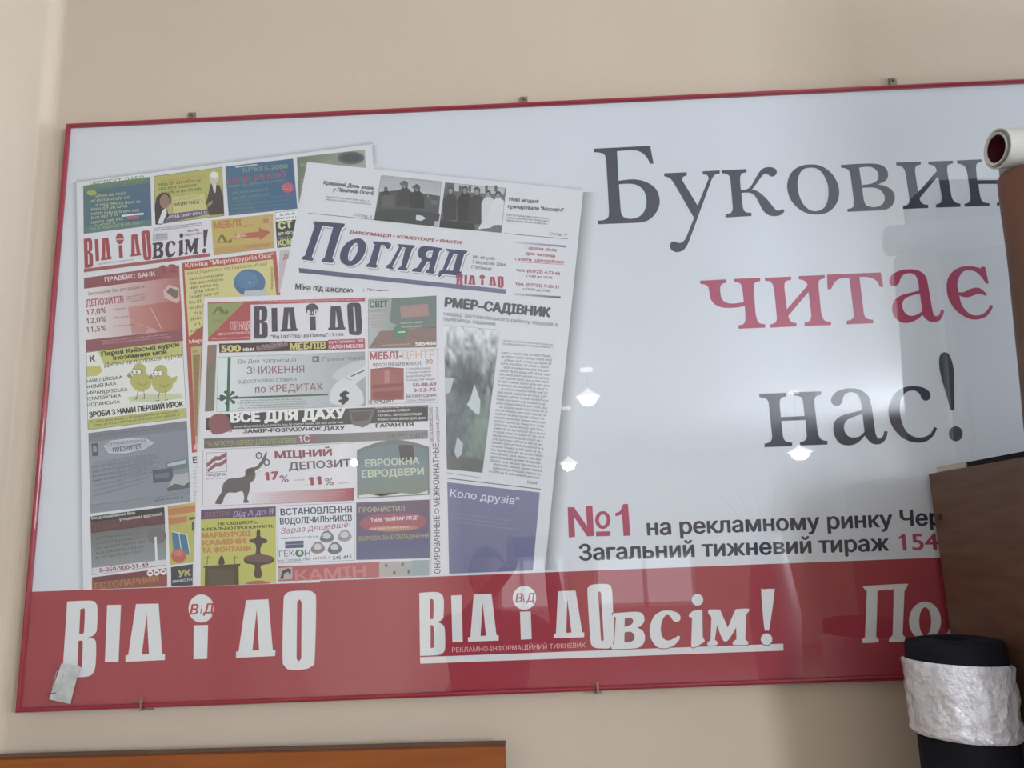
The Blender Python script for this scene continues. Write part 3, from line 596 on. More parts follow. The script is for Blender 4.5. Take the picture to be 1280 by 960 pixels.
tx(a,c2,'Мер',668,254,735,246,20,(226,190,186),.02); a.poly([[(238.5,434),(252,432),(247,556),(244.5,556)]],(186,176,100)); a.poly([[(241,444),(250,443),(246,545),(244,545)]],(150,120,84)); a.greek([(241,436),(251,435),(247,548),(244.5,549)],16,(176,92,70),.5,.1,45)
a.poly([Q(c2,690,800,712,780,712,815,693,820)],(222,160,150)); tx(a,c2,'Е',688,892,712,890,34,(84,84,90),.03); a.greek([(241.5,583),(246.5,582),(244.5,628),(243,629)],12,(110,110,116),.5,.1,46); end(a,pageA,'red-bordered yellow clinic advert with a blue eye')
# language courses
a = Print(LA); q = [(107.6,440.3),(228,425),(233.5,522.3),(109.8,537.6)]; a.quad(q,(212,212,206)); a.poly([Q(c2,180,293,632,236,636,318,400,345,215,372)],(192,190,92)); a.poly([Q(c2,118,378,190,370,205,400,180,425,122,430)],(192,190,92)); a.poly([Q(c2,125,660,652,596,655,650,127,715)],(186,184,90)); a.rim(q,.5,(92,92,80))
tx(a,c2,'Перші Київські курси',200,322,615,268,24,(72,80,56),.035); tx(a,c2,'іноземних мов',262,342,550,308,24,(72,80,56),.035); tx(a,c2,'Дитячі та підліткові курси',215,380,625,328,24,(80,82,82),.004,.2); tx(a,c2,'К',138,350,168,347,32,(66,66,70),.03)
for i, s in enumerate(('•АНГЛІЙСЬКА','•НІМЕЦЬКА','•ФРАНЦУЗСЬКА','•ІТАЛІЙСЬКА','•ІСПАНСЬКА')): tx(a,c2,s,124,463+32*i,(312,280,340,304,300)[i],441+32.5*i,18,(80,80,84),.018)
tx(a,c2,'ЗРОБИ З НАМИ ПЕРШИЙ КРОК',135,648,638,588,28,(56,56,60),.04); a.greek(Q(c2,140,665,640,602,640,640,140,702),2,(110,112,60),.55,.12,51)
a.poly([Q(c2,340,540,420,525,620,520,640,545,480,565,350,562)],(188,200,150))
for dx, dy, fl in ((0,0,0),(115,8,1)):
    a.poly([smooth([(80+(355+dx+x)/4.267, 370+(y+dy)/4.267) for x, y in ((10,440-20),(8,395),(25,365),(55,360),(80,378),(82,410),(105,430),(112,460),(100,490),(60,510),(25,500),(2,470),(-2,440),(12,425))])],(182,178,84))
    a.poly([Q(c2,*(v for p_ in ((350,405),(335,425),(345,438),(365,432)) for v in (p_[0]+dx,p_[1]+dy)))],(150,144,100)); 
    for ex in (375,398): a.ell(*Q(c2,ex+dx,404+dy)[0],3.6,3.8,(90,90,80)); a.ell(*Q(c2,ex+dx,404+dy)[0],2.9,3.1,(222,222,216)); a.ell(*Q(c2,ex-8+dx,406+dy)[0],.8,.8,(50,50,50))
    a.line(*Q(c2,395+dx,505+dy,385+dx,548+dy),.7,(96,92,60)); a.line(*Q(c2,425+dx,500+dy,430+dx,545+dy),.7,(96,92,60)); a.line(*Q(c2,375+dx,550+dy,395+dx,548+dy),.7,(96,92,60)); a.line(*Q(c2,420+dx,548+dy,440+dx,545+dy),.7,(96,92,60)); a.line(*Q(c2,395+dx,465+dy,420+dx,480+dy),.7,(110,106,60)); a.line(*Q(c2,420+dx,480+dy,445+dx,462+dy),.7,(110,106,60))
a.poly([Q(c2,562,440,605,425,600,452,565,480)],(182,178,84)); end(a,pageA,'advert with two yellow chicks')
# grey advert
a = Print(LA); q = [(110.5,541.5),(233.5,526),(238,627),(113,642)]; a.quad(q,(138,144,156),(124,132,148)); a.quad([(110.5,541.5),(233.5,526),(233.8,537),(110.8,553)],(120,124,138)); a.rim(q,.5,(96,98,108)); a.greek(Q(c2,150,738,640,680,642,700,150,762),1,(108,110,122),.6,.1,61)
a.poly([Q(c2,212,800,250,772,340,760,440,762,478,785,430,815,330,838,240,838)],(190,194,204)); a.poly([Q(c2,217,800,252,776,340,765,436,767,470,785,428,811,330,833,242,833)],(166,172,186)); tx(a,c2,'СТРІЧКИ ТЕПЛА',228,800,442,776,14,(110,108,120),.01); tx(a,c2,'ПРІОРИТЕТ',262,834,415,812,24,(84,80,96),.02); a.quad(Q(c2,146,788,180,783,185,850,152,856),(90,92,100)); a.quad(Q(c2,154,800,172,797,176,830,156,834),(140,146,150))
a.greek(Q(c2,150,880,520,830,520,940,150,1000),5,(104,112,134),.42,.2,62); a.greek(Q(c3,150,85,530,30,470,180,155,270),7,(104,112,134),.42,.25,63); a.quad(Q(c3,540,80,658,52,662,105,545,122),(96,126,136)); a.quad(Q(c3,552,85,650,62,650,82,552,100),(170,182,184)); a.quad(Q(c3,472,118,578,105,582,175,476,188),(84,92,114)); a.quad(Q(c3,485,140,560,130,560,155,490,165),(106,116,134)); a.quad(Q(c3,585,145,662,130,668,210,550,230),(160,168,172)); a.poly([Q(c3,550,215,590,190,640,200,668,180,668,212,552,232)],(88,98,100)); a.quad(Q(c3,140,305,672,240,675,285,140,350),(128,136,150)); a.line(*Q(c3,140,305,672,240),.4,(90,96,110)); a.greek(Q(c3,480,270,655,250,655,268,480,290),1,(84,88,102),.6,.1,64); end(a,pageA,'grey advert with small building photos')
# dark green advert
a = Print(LA); q = [(112.8,645.5),(205.4,633.8),(207.7,706.5),(115,719)]; a.quad(q,(92,96,92),(138,144,150),True); a.quad(Q(c3,140,365,535,315,537,350,141,398),(62,54,60)); a.quad(Q(c3,142,400,537,350,539,405,144,455),(104,66,72)); tx(a,c3,'Ми допоможемо Вам',148,382,380,352,16,(200,200,200),.01); tx(a,c3,'у подоланні відстаней',296,388,525,358,16,(200,200,200),.01); a.greek(Q(c3,165,410,520,362,520,395,165,442),1,(120,72,80),.8,.05,71); a.greek(Q(c3,170,470,440,435,440,560,170,600),5,(90,102,96),.5,.2,72); a.ell(*Q(c3,495,470)[0],12,10,(110,108,110)); a.quad(Q(c3,483,490,494,488,500,605,488,606),(206,208,214)); a.ell(*Q(c3,488,482)[0],1.5,2.2,(210,210,214))
a.quad(Q(c3,150,640,545,595,546,625,150,680),(200,196,204)); tx(a,c3,'8-050-900-51-49',190,664,452,634,24,(150,72,92),.02); a.greek(Q(c3,460,628,535,618,535,630,460,640),1,(120,100,110),.5,.1,73); a.rim(q,.4,(70,70,74)); end(a,pageA,'dark green advert with a phone number')
a = Print(LA); a.quad([(115,721.7),(208.4,710),(209,733.3),(115,736.8)],(126,60,72)); a.quad([(115,728),(209,719),(209,733.3),(115,736.8)],(150,74,62)); tx(a,c3,'ЕСТОЛАРНИЙ',165,755,505,712,34,(176,112,60),.03)
for i in range(3): a.ell(*Q(c3,459+35*i,668-4*i)[0],3.9,3.9,(222,210,214)); a.quad(Q(c3,450+35*i,664-4*i,468+35*i,662-4*i,468+35*i,670-4*i,450+35*i,672-4*i),(170,60,76))
end(a,pageA,'dark red advert with three white dots')
a = Print(LA); q = [(209.6,632.6),(244,628),(241.7,703),(212.4,706.5)]; a.quad(q,(196,150,86),(192,184,76)); a.quad(Q(c3,553,325,700,305,700,340,556,362),(202,120,66)); a.quad(Q(c3,557,375,655,362,655,395,560,410),(196,120,70)); a.quad(Q(c3,565,420,693,400,690,610,565,625),(186,180,74)); a.quad(Q(c3,575,445,655,462,672,570,585,560),(58,118,160)); a.line(*Q(c3,612,450,628,565),.9,(200,215,225)); a.line(*Q(c3,575,446,655,463),.9,(200,215,225)); a.line(*Q(c3,655,463,672,570),.9,(200,215,225)); a.ell(*Q(c3,612,575)[0],9.5,9,(196,84,74)); a.ell(*Q(c3,610,560)[0],6,4,(206,110,90)); a.quad(Q(c3,665,370,700,365,698,380,668,386),(96,96,60)); a.quad(Q(c3,682,395,695,393,694,440,682,442),(70,80,90)); end(a,pageA,'orange and yellow advert with a blue box')
a = Print(LA); a.quad([(213.6,709),(241,705),(240.8,731.6),(214,733)],(62,62,86)); tx(a,c3,'УК',608,688,678,680,34,(182,182,84),.04,.1); tx(a,c3,'ЛИНКОЛН',578,720,684,708,14,(196,200,206),.012); end(a,pageA,'navy advert with yellow letters')

# ================================================================== THE NEWSPAPER WITH THE BLUE MASTHEAD
a = Print(LB)
GR = (120,122,126)
tx(a,c4,'Кривавий День знань',148,136,362,160,16,(78,78,84),.03,.15); tx(a,c4,'у Північній Осетії',188,164,360,182,16,(78,78,84),.03,.15); a.greek(Q(c4,162,182,356,204,354,226,160,206),2,(110,110,118),.55,.1,81); tx(a,c4,'☐ стор. 3',275,268,350,278,11,(80,80,88),.01,.2)
a.line(*Q(c4,85,257,365,285),.7,(96,96,100)); a.line(*Q(c4,912,343,1178,366),.7,(96,96,100)); a.line(*Q(c4,392,97,660,127),.4,(110,110,116))
tx(a,c4,'Нові моделі',930,205,1055,216,16,(84,84,92),.028); tx(a,c4,'причарували "Москвіч"',925,236,1160,252,16,(84,84,92),.026); a.greek(Q(c4,920,258,1112,276,1110,310,918,294),3,(110,110,120),.55,.1,82); tx(a,c4,'☐ стор. 17',1100,348,1175,355,11,(80,80,88),.01,.2)
end(a,pageB).name = 'column_text'
def figure(pr, crop, x, y, s, col, face=(128,128,130)):
    pr.poly([smooth([(crop[0]+(x+u*s)/crop[2], crop[1]+(y+v*s)/crop[2]) for u, v in ((-34,40),(-22,26),(-10,22),(-11,6),(0,-4),(11,6),(10,22),(24,28),(34,50),(36,150),(-36,150))])], col); pr.ell(*Q(crop,x,y+12*s)[0],8*s/crop[2],11*s/crop[2],face)
def clip_rows(): pass
a = Print(LB); q = Q(c4,392,100,646,127,630,315,362,287); a.quad(q,(166,170,174),(186,190,194),True); a.poly([Q(c4,385,168,470,160,640,185,630,315,362,287)],(84,86,88)); 
for x, y, s, c in ((412,150,.5,(66,66,70)),(490,128,1.0,(74,74,76)),(542,142,.95,(64,66,68)),(590,178,.5,(90,92,94))): 
    a.poly([[(c4[0]+(x+u*s)/c4[2], c4[1]+(y+v*s)/c4[2]) for u, v in ((-32,60),(-26,34),(-12,26),(-14,8),(-16,2),(0,-8),(16,2),(13,24),(26,34),(34,60),(34,100),(-34,100))]], c); a.ell(*Q(c4,x,y+14*s)[0],2.6*s,3.2*s,(132,130,130))
a.ell(*Q(c4,488,134)[0],5.5,2.3,(104,106,104)); a.ell(*Q(c4,540,148)[0],5.2,2.3,(96,98,98)); a.poly([Q(c4,370,250,480,240,640,260,630,315,362,287)],(72,74,76)); a.poly([Q(c4,540,265,565,268,580,280,560,290,538,286)],(196,198,202)); a.quad(Q(c4,600,200,635,204,632,225,600,220),(104,106,108)); a.quad(Q(c4,400,180,450,182,445,235,395,232),(96,98,100)); a.quad(Q(c4,618,290,632,292,630,315,616,313),(170,172,176)); a.rim(q,.4,(96,96,100)); a.obj('photograph',pageB,'grey photograph of men outdoors')
a = Print(LB); q = Q(c4,662,128,918,152,898,340,636,317); a.quad(q,(96,98,100),(110,112,114)); a.quad(Q(c4,700,132,915,152,908,180,700,165),(176,180,184)); 
for x in (720,760,830,870): a.quad(Q(c4,x,140,x+12,141,x+10,168,x,167),(90,92,94))
for x, y, s, c, f in ((684,152,.9,(70,70,74),(140,136,136)),(745,150,.95,(62,62,66),(136,132,132)),(795,155,1.0,(76,72,74),(150,140,138)),(843,168,.85,(196,198,202),(150,140,140)),(885,172,.9,(202,204,208),(150,140,140))):
    a.poly([[(c4[0]+(x+u*s)/c4[2], c4[1]+(y+v*s)/c4[2]) for u, v in ((-34,55),(-22,34),(-12,28),(-12,0),(12,0),(12,28),(24,34),(30,60),(26,150),(-34,150))]], c); a.ell(*Q(c4,x,y+8*s)[0],4.2*s,5*s,(78,72,74)); a.ell(*Q(c4,x,y+14*s)[0],2.8*s,3.8*s,f)
a.poly([Q(c4,860,225,905,215,895,290,850,320,800,325,830,270)],(200,202,206)); a.poly([Q(c4,640,285,780,300,790,330,636,317)],(60,62,66)); a.rim(q,.4,(90,90,94)); a.obj('photograph',pageB,'grey photograph of five people')
# masthead
O_ = (360,260,6.4)
PG = [
 [[(205,105,1),(455,125,1),(450,146),(428,165,1),(355,400,1),(366,420),(355,440,1),(268,432,1),(270,415),(292,398,1),(362,154,1),(275,144,1),(190,390,1),(203,408),(195,424,1),(108,412,1),(112,395),(135,380,1),(215,140,1),(203,125)]],
 [[(560,242),(610,265),(625,320),(600,390),(550,445),(490,462),(435,440),(415,390),(430,330),(480,270)], [(545,280),(562,300),(555,350),(525,405),(495,425),(480,400),(490,345),(515,300)]],
 [[(682,265,1),(805,276),(825,298),(810,325),(785,322),(775,300),(745,295,1),(705,450,1),(716,465),(705,480,1),(625,470,1),(628,455),(648,440,1),(695,290,1),(680,280)]],
 [[(880,288,1),(1015,298,1),(1012,315),(995,325,1),(945,475,1),(956,490),(945,503,1),(880,495,1),(885,478),(905,465,1),(940,318,1),(915,312,1),(835,470,1),(846,484),(835,492,1),(785,480,1),(790,460),(815,445,1),(890,310,1),(878,300)]],
 [[(1060,312),(1110,305),(1232,320,1),(1230,335),(1212,345,1),(1165,500,1),(1176,514),(1165,527,1),(1102,518,1),(1105,500),(1125,490,1),(1140,430,1),(1115,428,1),(1070,500,1),(1065,515,1),(992,507,1),(995,490),(1030,478,1),(1070,415),(1045,390),(1040,350)], [(1162,342,1),(1120,345),(1105,370),(1115,395),(1148,395,1)]],
 [[(1262,325,1),(1435,342,1),(1430,358),(1410,368,1),(1372,505,1),(1390,512,1),(1374,562,1),(1345,560,1),(1345,540,1),(1240,528,1),(1215,552,1),(1198,550,1),(1210,505,1),(1235,495,1),(1290,350,1),(1260,338)], [(1325,368,1),(1355,371,1),(1318,502,1),(1265,497,1)]]]
a = Print(LB)
a.quad(Q(c4,45,488,917,578,917,597,47,508),(84,84,120),(110,110,150))
for d, c in (((15,17),(150,152,166)),((8,9),(212,214,222)),((0,0),(66,68,108))):
    for g in PG: a.poly(X([[(p_[0]+d[0],p_[1]+d[1])+tuple(p_[2:]) for p_ in l] for l in g], O_), c)
tx(a,c4,'ІНФОРМАЦІЯ • КОМЕНТАРІ • ФАКТИ',258,343,728,388,13,(176,60,72),.03,.2)
for g in logoB: a.poly(remap(g, [(524.5,741),(766,729),(766,811),(525,820)], Q(c4,712,512,908,524,906,572,708,566)),(180,60,84))
tx(a,c4,'№ 49 (49)',778,448,870,457,14,(96,96,106),.004); tx(a,c4,'3 вересня 2004',775,468,915,482,14,(96,96,106),.004); tx(a,c4,"П'ятниця",772,490,855,498,14,(96,96,106),.004)
a.obj('masthead',pageB,'blue italic masthead with grey shadow')
a = Print(LB)
a.quad(Q(c4,955,376,1170,394,1170,402,955,384),(190,192,204),(104,104,150)); a.quad(Q(c4,950,594,1148,608,1148,616,950,602),(170,172,190),(84,84,116))
for i, (s, x0, x1) in enumerate((('Гаряча лінія',1000,1130),('для читачів',1000,1125),('газети  цілодобово',957,1162))): tx(a,c4,s,x0,408+24*i,x1,420+25*i,14,(190,72,96),.02)
a.line(*Q(c4,960,462,1160,474),.5,(190,80,100)); tx(a,c4,'тел. (03722) 4-73-66',960,502,1146,518,13,(178,72,96),.022); tx(a,c4,'з 9.00 до 18.00',1000,526,1112,534,10,(90,84,96),.012); tx(a,c4,'тел. (03722) 7-30-31',956,560,1140,575,13,(178,72,96),.022); tx(a,c4,'з 19.00 до 9.00',988,580,1102,590,10,(90,84,96),.012)
tx(a,c4,'Міна під школою...',30,578,292,596,24,(66,66,74),.028); a.line(*Q(c4,318,574,318,592),.5,(100,100,104)); tx(a,c4,'Про школи',334,582,425,589,8,(70,70,76),.03)
c7 = (520,360,5.818)
tx(a,c7,'РМЕР–САДІВНИК',205,135,978,212,68,(84,86,92),.05); tx(a,c7,'єваницівці Заставнівського району перший в',130,190,1030,280,28,(110,114,124),.006); tx(a,c7,'підприємець-садівник',150,228,580,275,28,(110,114,124),.006)
a.greek(Q(c7,635,372,1005,405,1000,445,630,415),2,(120,124,134),.5,.05,91); a.line(*Q(c7,632,412,1000,432),.3,(140,142,150))
a.obj('column_text',pageB)
a = Print(LB); a.greek(Q(c7,625,458,1003,486,920,1400,530,1345),34,(104,108,118),.52,.06,92); a.greek([(654,600),(676,602),(675,607),(654,605)],1,(90,92,100),.6,.1,93); a.line((552,590),(603,597.5),.6,(110,112,118)); a.line((552,597),(676,611.5),1.1,(104,106,112)); a.obj('column_text',pageB)
# colour photograph: gardener under trees
a = Print(LB); PQ = [(553,406),(625,412.5),(603,591),(555,586)]
G_N = 34; pts = []; cc = []; ff = []
for j in range(G_N+1):
    for i in range(G_N+1):
        u, v = i/G_N, j/G_N
        x = (PQ[0][0]*(1-u)+PQ[1][0]*u)*(1-v)+(PQ[3][0]*(1-u)+PQ[2][0]*u)*v; y = (PQ[0][1]*(1-u)+PQ[1][1]*u)*(1-v)+(PQ[3][1]*(1-u)+PQ[2][1]*u)*v
        n = noise.noise(Vector((u*7,v*13,3)))*.5+noise.noise(Vector((u*16,v*30,5)))*.5
        sky = max(0, 1-v*2.6); g = 122+sky*85+n*120*(1 if v < .45 else .5)
        col = [g-6, g+2, g+4]
        dk = math.exp(-(((u-.5)/.28)**2+((v-.38)/.16)**2)); col = [c_*(1-dk*.85)+(72,78,80)[q_]*dk*.85 for q_, c_ in enumerate(col)]
        gr = math.exp(-(((u-.85)/.3)**2+((v-.72)/.2)**2)); col = [c_*(1-gr*.7)+(128,160,136)[q_]*gr*.7 for q_, c_ in enumerate(col)]
        bl = math.exp(-(((u-.25)/.32)**2+((v-.74)/.22)**2)); col = [c_*(1-bl*.6)+(92,108,128)[q_]*bl*.6 for q_, c_ in enumerate(col)]
        pts.append((x,y)); cc.append(ink(*[max(40,min(215,c_)) for c_ in col]))
for j in range(G_N):
    for i in range(G_N): k0 = j*(G_N+1)+i; ff.append((k0,k0+1,k0+G_N+2,k0+G_N+1))
a.add(pts, ff, cc)
a.poly([Q(c7,210,650,275,655,250,760,215,770)],(178,188,196)); a.poly([Q(c7,425,700,468,820,462,915,430,910,370,850,400,790)],(186,196,204)); a.quad([(556,568),(604,575),(603,591),(555,586)],(110,114,112)); a.poly([Q(c8:=(520,510,4.173),215,150,245,185,240,240,215,265,200,230)],(180,190,192)); a.rim(PQ,.3,(110,112,116))
a.obj('photograph',pageB,'greenish photograph of a gardener')
a = Print(LB); a.quad([(553,602),(674.8,615.6),(666,713),(553,717.5)],(118,120,160),(108,110,152),True); a.text('Коло друзів"', (562.5,620.5),(648,631),9.5,(206,208,222),.004); a.greek([(572,640),(652,650),(650,665),(572,655)],3,(134,136,172),.35,.3,95); a.line((556,606),(564,607),1,(100,100,140)); end(a,pageB,'purple advert')

# ================================================================== THE FRONT NEWSPAPER
a = Print(LC)
a.quad(Q(c5,78,112,865,88,865,106,78,130),(190,70,82)); a.greek(Q(c5,340,104,850,92,850,102,340,115),1,(220,170,176),.6,.03,101)
a.quad(Q(c5,78,118,293,112,293,300,80,306),(190,70,76)); a.poly([Q(c5,78,118,262,112,80,292)],(146,158,88)); a.poly([Q(c5,100,172,125,135,150,135,160,165,182,150,182,172)],(110,120,70)); a.poly([Q(c5,115,168,132,145,148,168)],(160,170,100)); tx(a,c5,'ЛЕКС',130,165,180,162,16,(100,112,70),.02)
tx(a,c5,'А МЕБЛІ',100,210,160,205,12,(120,130,70),.0); tx(a,c5,"П'ЯТНИЦЯ",195,252,288,248,44,(226,196,200),.0); tx(a,c5,'3',120,250,138,248,24,(206,110,90),.02); tx(a,c5,'ДЕНЬ ПОЛІГРАФІСТА',132,276,288,268,11,(226,180,184),.01); tx(a,c5,'№67 (535) 3 вересня 2004',100,298,286,290,8,(220,170,176),.004)
for g in logoB: a.poly(remap(g, SRC, Q(c5,310,132,846,112,846,277,308,294)),(74,66,90))
tx(a,c5,'В',578,172,594,171,22,(215,212,222),.05); tx(a,c5,'і',600,171,604,171,14,(215,212,222),.03); tx(a,c5,'Д',608,171,630,169,22,(215,212,222),.04)
tx(a,c5,'"Від і до"-"Від і до Погляд" • 2 грн.',395,292,760,278,17,(78,74,90),.014)
a.obj('masthead',pageC,'dark blue masthead beside a red block')
a = Print(LC); a.quad(Q(c5,135,318,680,304,680,350,137,364),(78,58,62)); tx(a,c5,'500',145,360,245,357,34,(206,196,110),.03); tx(a,c5,'КВ.М',256,356,312,353,15,(222,220,222),.03); a.poly([Q(c5,320,340,360,325,480,312,478,330,400,348,325,356)],(120,90,100)); tx(a,c5,'КЛАСНИХ',325,352,478,322,22,(150,120,132),.02); tx(a,c5,'МЕБЛІВ',490,348,670,342,32,(206,192,96),.03)
a.quad(Q(c5,680,299,864,292,865,344,681,351),(180,68,86)); tx(a,c5,'вул.Головна, 202',685,317,858,310,15,(226,186,196),.01); tx(a,c5,'САЛОН МЕБЛІВ',685,343,858,337,17,(226,200,206),.02); end(a,pageC,'dark strip advert with yellow figures')
a = Print(LC); a.quad(Q(c5,78,325,124,322,110,655,64,658),(128,110,100),(120,124,100)); a.quad(Q(c5,80,330,122,326,118,420,74,422),(150,108,100)); a.greek(Q(c5,108,540,112,460,118,460,114,540),1,(196,170,110),.6,.1,103); end(a,pageC,'narrow brown advert')
a = Print(LC); q = Q(c5,130,385,865,358,868,628,122,660); a.quad(q,(206,214,214),(154,158,166)); a.quad(Q(c5,135,388,180,386,172,655,125,658),(196,214,210)); a.rim(q,.4,(120,124,124))
a.quad(Q(c5,179,386,194,385,186,656,171,657),(64,112,92)); a.quad(Q(c5,124,588,680,568,680,577,124,598),(64,112,92))
for i in range(7):
    an = -2.9+i*.95; x, y = 184, 588; a.poly([Q(c5,x,y,x+44*math.cos(an-.25),y+34*math.sin(an-.25),x+50*math.cos(an),y+38*math.sin(an),x+42*math.cos(an+.25),y+34*math.sin(an+.25))],(58,104,84))
tx(a,c5,'До Дня підприємця',228,418,520,408,20,(110,100,106),.0); tx(a,c5,'ЗНИЖЕННЯ',275,470,562,462,36,(150,84,98),.006); tx(a,c5,'відсоткової ставки',230,518,522,504,22,(110,104,106),.0); tx(a,c5,'по КРЕДИТАХ',316,564,655,550,36,(150,84,98),.006)
a.greek(Q(c5,230,598,590,588,590,636,230,648),4,(96,104,104),.5,.12,104); a.quad(Q(c5,602,382,636,380,636,408,602,410),(112,116,122)); a.quad(Q(c5,610,390,622,389,622,402,610,403),(176,180,186)); tx(a,c5,'Приватбанк',652,406,862,398,20,(118,120,126),.0)
a.poly([smooth(Q(c5,690,610,700,540,740,500,760,490,770,440,830,410,862,420,866,480,820,520,850,560,852,622,760,628))],(196,200,204)); a.poly([smooth(Q(c5,700,480,770,425,860,400,862,430,800,470,740,500))],(184,188,192)); a.line(*Q(c5,795,482,862,452),1.4,(70,80,80)); a.line(*Q(c5,760,490,800,500),.8,(150,155,160)); tx(a,c5,'$',732,612,782,610,58,(52,60,62),.05,lean=.15); end(a,pageC,'bank loan advert with green ribbon and money bag')
a = Print(LC); q = Q(c5,880,100,1222,78,1222,335,882,342); a.quad(q,(168,180,176),(108,98,96)); a.poly([Q(c5,1000,92,1222,78,1222,235,1060,240,990,210)],(110,128,122)); a.quad(Q(c5,1040,130,1180,118,1185,180,1045,190),(172,128,122)); a.poly([Q(c5,882,342,940,255,1222,240,1222,335)],(146,112,104)); a.line(*Q(c5,1055,255,1200,325),.5,(120,90,84)); a.line(*Q(c5,1080,245,890,330),.5,(120,90,84)); a.poly([smooth(Q(c5,1008,245,1030,225,1060,222,1082,245,1070,285,1035,298,1010,282))],(92,140,106)); a.quad(Q(c5,1030,258,1066,256,1066,262,1030,264),(190,210,196)); tx(a,c5,'СВІТ',888,138,980,134,32,(66,112,84),.03); tx(a,c5,'МАГАЗИН-ГА',886,102,975,97,12,(100,110,104),.0); tx(a,c5,'ПАРКЕТУ',886,162,968,158,13,(150,110,104),.0); a.greek(Q(c5,892,172,962,168,962,240,892,246),5,(186,130,124),.5,.2,106); a.greek(Q(c5,1040,208,1175,200,1170,238,1050,244),2,(196,186,184),.4,.2,107); a.greek(Q(c5,950,322,1105,314,1105,324,950,332),1,(200,190,186),.5,.1,108); tx(a,c5,'585466',1116,328,1222,323,18,(220,218,220),.03); a.rim(q,.4,(84,84,88)); end(a,pageC,'parquet advert with a green pot')
a = Print(LC); q = Q(c5,880,358,1228,345,1232,612,880,622); a.quad(q,(208,204,210)); a.rim(q,.4,(110,110,116)); tx(a,c5,'МЕБЛІ-',890,398,1050,392,36,(178,84,84),.03); tx(a,c5,'ЦЕНТР',1052,394,1215,388,36,(206,170,140),.012); tx(a,c5,'просп.Незалежності,',905,432,1150,424,20,(92,78,92),.008); tx(a,c5,'90',1168,420,1204,418,24,(190,96,76),.01)
a.poly([Q(c5,893,445,985,435,1058,442,1060,598,893,602)],(172,92,90)); a.poly([Q(c5,962,455,990,452,990,515,962,518)],(186,122,110)); a.poly([Q(c5,900,525,1055,515,1055,532,900,542)],(150,72,76)); a.poly([Q(c5,905,560,1052,552,1052,590,905,595)],(150,74,78)); a.rim(Q(c5,893,445,1058,440,1060,598,893,602),.5,(130,70,72))
for i, s in enumerate(('• українських','і польських','виробництва','понад 100 видів')): tx(a,c5,s,1072,450+18.5*i,1195+(i==3)*20,444+18.5*i,12,(104,98,108),.004)
tx(a,c5,'50-88-69',1104,534,1222,528,18,(160,72,90),.02); tx(a,c5,'3-53-75',1108,560,1220,556,18,(160,72,90),.02); tx(a,c5,'БЕЗ ВИХІДНИХ',1072,588,1224,582,13,(84,80,92),.02); tx(a,c5,'Салон "Меридіан"',1070,608,1222,602,12,(110,106,118),.004); tx(a,c5,'В КРЕДИТ',886,618,1012,610,15,(104,60,76),.03); end(a,pageC,'furniture centre advert')
a = Print(LC); a.poly([Q(c5,70,690,190,668,1180,625,1180,705,70,752)],(74,74,80)); a.poly([smooth(Q(c5,92,752,82,710,100,680,130,668,165,672,185,700,195,745,150,768,110,772))],(150,82,92)); tx(a,c5,'ВСЕ ДЛЯ ДАХУ',192,712,770,690,50,(218,218,222),.045); a.greek(Q(c5,195,728,762,704,762,718,195,744),1,(196,196,202),.6,.03,111)
a.poly([Q(c5,785,652,915,645,890,718,855,738,800,722)],(112,108,112)); a.poly([Q(c5,795,660,900,654,880,700,805,708)],(88,86,92)); tx(a,c5,'БЛЯХОЧЕРЕПИЦЯ, МЕТАЛОЧЕРЕПИЦЯ,',918,642,1175,632,9,(190,190,196),.02)
for i, s in enumerate(('КЛАСИЧНА ПЛІВКА','ТЕПЛО-, ЗВУКОІЗОЛЯЦІЯ','ВОДОСТОКИ, ВІКНА ДЛЯ ДАХУ')): tx(a,c5,s,928,662+20*i,(1090,1150,1172)[i],655+20*i,11,(196,196,202),.02)
tx(a,c5,'Чернівці',100,765,200,758,16,(160,80,92),.015,.2); tx(a,c5,'ЗАМІР•РОЗРАХУНОК ДАХУ',255,766,765,748,19,(74,74,80),.035); tx(a,c5,'ГАРАНТІЯ',918,738,1108,730,19,(74,74,80),.035); end(a,pageC,'dark roofing advert with white lettering')
a = Print(LC); a.quad(Q(c5,60,793,1180,750,1180,793,60,843),(104,104,98),(132,132,136)); tx(a,c5,'"КОМП\'ЮТЕР-СЕРВІС" ДЛЯ БУХГАЛТЕРІВ',75,832,520,814,24,(176,170,96),.0); a.quad(Q(c5,530,778,622,774,622,806,530,812),(146,96,110)); tx(a,c5,'1С',538,812,590,808,34,(216,190,196),.01); tx(a,c5,'вул. Ліс, 1',975,795,1030,790,12,(92,92,98),.0); tx(a,c5,'1-44-25',1095,796,1172,792,32,(98,98,104),.0); a.greek(Q(c5,980,768,1080,762,1080,780,980,786),1,(100,100,104),.6,.05,113); end(a,pageC,'thin grey strip advert')
a = Print(LC); q = Q(c6,92,165,825,130,825,410,90,438); a.quad(q,(208,204,210)); a.quad(Q(c6,330,372,825,348,825,410,330,432),(208,196,202),(176,66,80)); a.greek(Q(c6,415,380,790,360,790,398,415,418),3,(206,140,150),.4,.2,114); a.rim(q,.4,(110,106,112))
lg = Q(c6,108,178,208,174,208,270,108,275); a.rim(lg,.5,(120,90,100)); a.poly([Q(c6,110,230,150,195,172,195,205,175,207,195,175,215,155,215,112,250)],(150,84,98)); a.poly([Q(c6,110,262,150,228,172,228,205,205,207,225,175,245,155,245,118,272)],(150,84,98)); tx(a,c6,'НАДРА',106,294,204,290,15,(96,92,100),.01); tx(a,c6,'Б А Н К',106,308,204,304,6,(96,92,100),.01)
